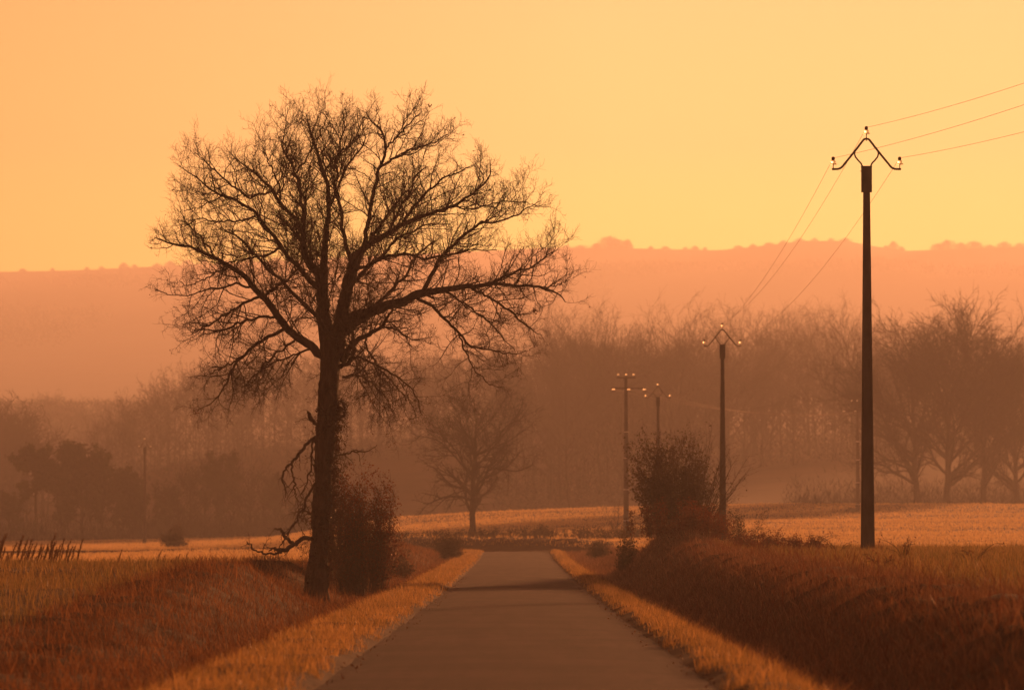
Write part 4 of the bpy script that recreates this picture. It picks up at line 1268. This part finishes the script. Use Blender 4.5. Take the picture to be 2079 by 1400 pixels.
PG = "poles of the overhead line"
pole1 = arm_pole(on_ground(1761, 115, 0), "tall concrete pole with lyre shaped arms, nearest of the overhead line", 0.0, 1.0, PG)
pole2 = arm_pole(on_ground(1467, 198, 0), "concrete pole with lyre shaped arms rising behind the large bush", 0.0, 1.0, PG)
pole3 = arm_pole(on_ground(1336, 296, 0), "small pole with lyre shaped arms between the bush and the twin crossarm pole", 0.0, 1.0, PG)
pole4 = arm_pole(on_ground(294, 420, 0), "thin distant pole with three glinting insulators standing among the hazy trees", .9, 1.0, PG)
for o, ytop, d in ((pole1, 255, 115), (pole2, 655, 198), (pole3, 776, 296), (pole4, 887, 420)):
    k = ((HZY - ytop) / F_PX * d + CAM_H - o.location[2]) / 10.73
    o.scale = (k, k, k)
    print("pole scale", k)


def cross_pole(loc, label, rz, k, group):
    o = empty("utility_pole", loc, rz, k); tag(o, label, "utility pole", group)
    g = Geo()
    zs = ((-.5, .21, .17), (0, .205, .165), (11.2, .10, .09))
    V = np.array([[(hx, -hy, z), (hx, hy, z), (-hx, hy, z), (-hx, -hy, z)] for z, hx, hy in zs]).reshape(-1, 3)
    i = np.arange(2)[:, None] * 4; j = np.arange(4)[None]; j2 = (j + 1) % 4
    g.add(V, np.concatenate([np.stack([i + j, i + j2, i + 4 + j2, i + 4 + j], -1).reshape(-1, 4), [[8, 9, 10, 11]]]))
    add_obj("shaft", g.mesh("crossarm_pole_shaft", M_CONC), o)
    for z in (.95, 3.15, 5.4, 7.25):
        w = .205 - .105 * z / 11.2
        g = Geo(); box(g, (0, 0, z), (w + .004, w * .84 + .004, .04)); add_obj("band", g.mesh("pole_band", M_BAND), o)
    for z, x0, x1, ins in ((11.13, -.68, .72, (-.54, .02, .56)), (10.38, -1.05, 1.42, (-.93, .16, 1.28))):
        g = Geo(); box(g, ((x0 + x1) / 2, -.13, z), ((x1 - x0) / 2, .045, .045)); add_obj("crossarm", g.mesh("pole_crossarm", M_STEEL), o)
        for x in ins:
            insulator_parts(o, (x, -.13, z + .09 if z > 11 else z - .22))
            if z < 11: insulator_parts(o, (x + .11, -.13, z - .22))
    return o


twin = cross_pole(on_ground(1271, 332, -.1), "pole with two crossarms of glinting insulators beside the road end", 0, 1.0, PG)
k = ((HZY - 759) / F_PX * 332 + CAM_H - twin.location[2]) / 11.4; twin.scale = (k, k, k)
mead = cross_pole(on_ground(1741, 434, -.1), "distant crossarm pole in the meadow, half hidden behind the near pole", math.pi, 1.0, PG)
k = ((HZY - 812) / F_PX * 434 + CAM_H - mead.location[2]) / 11.4; mead.scale = (k, k, k)


def wire(a, b, sag, r, label, group, lateral_=None):
    t = np.linspace(0, 1, 48)
    P = a[None] + (b - a)[None] * t[:, None]; P[:, 2] -= sag * 4 * t * (1 - t)
    g = Geo(); tubes(g, (P - a)[None], np.full((1, 48), r), 5, True)
    o = add_obj("power_line", g.mesh("power_line", M_WIRE), None, a)
    return tag(o, label, "wire", group)


names = {-1: "road side", 0: "top", 1: "field side"}
for s in (-1, 0, 1):
    a = attach(pole1, s)
    yt = {-1: 212, 0: 168, 1: 267}[s]
    b = np.array([14.0 + .84 * s, 40.0, a[2] - 2.0])
    kx = (W_PX - VPX) / F_PX                 # where the wire leaves the picture
    t = (kx * a[1] - a[0]) / ((b[0] - a[0]) - kx * (b[1] - a[1]))
    ze = (HZY - yt) / F_PX * (a[1] + (b[1] - a[1]) * t) + CAM_H
    sag = (a[2] + (b[2] - a[2]) * t - ze) / (4 * t * (1 - t))
    print("sag", s, sag)
    wire(a, b, sag, .0045, f"wire from the nearest pole's {names[s]} insulator rising out of the picture", "wires towards the viewer")
    wire(attach(pole1, s), attach(pole2, s), .75, .0045, f"thin wire dropping from the nearest pole's {names[s]} insulator to the second pole", "wires between first and second pole")
    wire(attach(pole2, s), attach(pole3, s), .9, .0045, f"thin wire from the second pole's {names[s]} insulator to the small third pole", "wires between second and third pole")
A = np.array(twin.location); B = np.array(mead.location)
for x, lab in ((-.93, "outer"), (.16, "middle"), (1.28, "inner")):
    a = A + np.array([x, -.13, 10.3]) * twin.scale[0]; b = B + np.array([-x * 1.0, .13, 10.2]) * mead.scale[0]
    wire(a, b, .9, .010, f"pink lit wire sagging over the meadow from the {lab} insulator of the twin crossarm pole", "wires over the meadow")

# ------------------------------------------------------------------ haze
g = Geo()
box(g, (0, 1980, 122), (1220, 2110, 128.0))
m, n, l, out = material("haze")
pv = n.new("ShaderNodeVolumePrincipled")
pv.inputs["Color"].default_value = (*HAZE_COLOR, 1)
pv.inputs["Density"].default_value = HAZE_DENSITY
pv.inputs["Anisotropy"].default_value = HAZE_ANISO
l.new(pv.outputs[0], out.inputs["Volume"])
hz = add_obj("haze", g.mesh("haze", m))
tag(hz, kind="stuff")
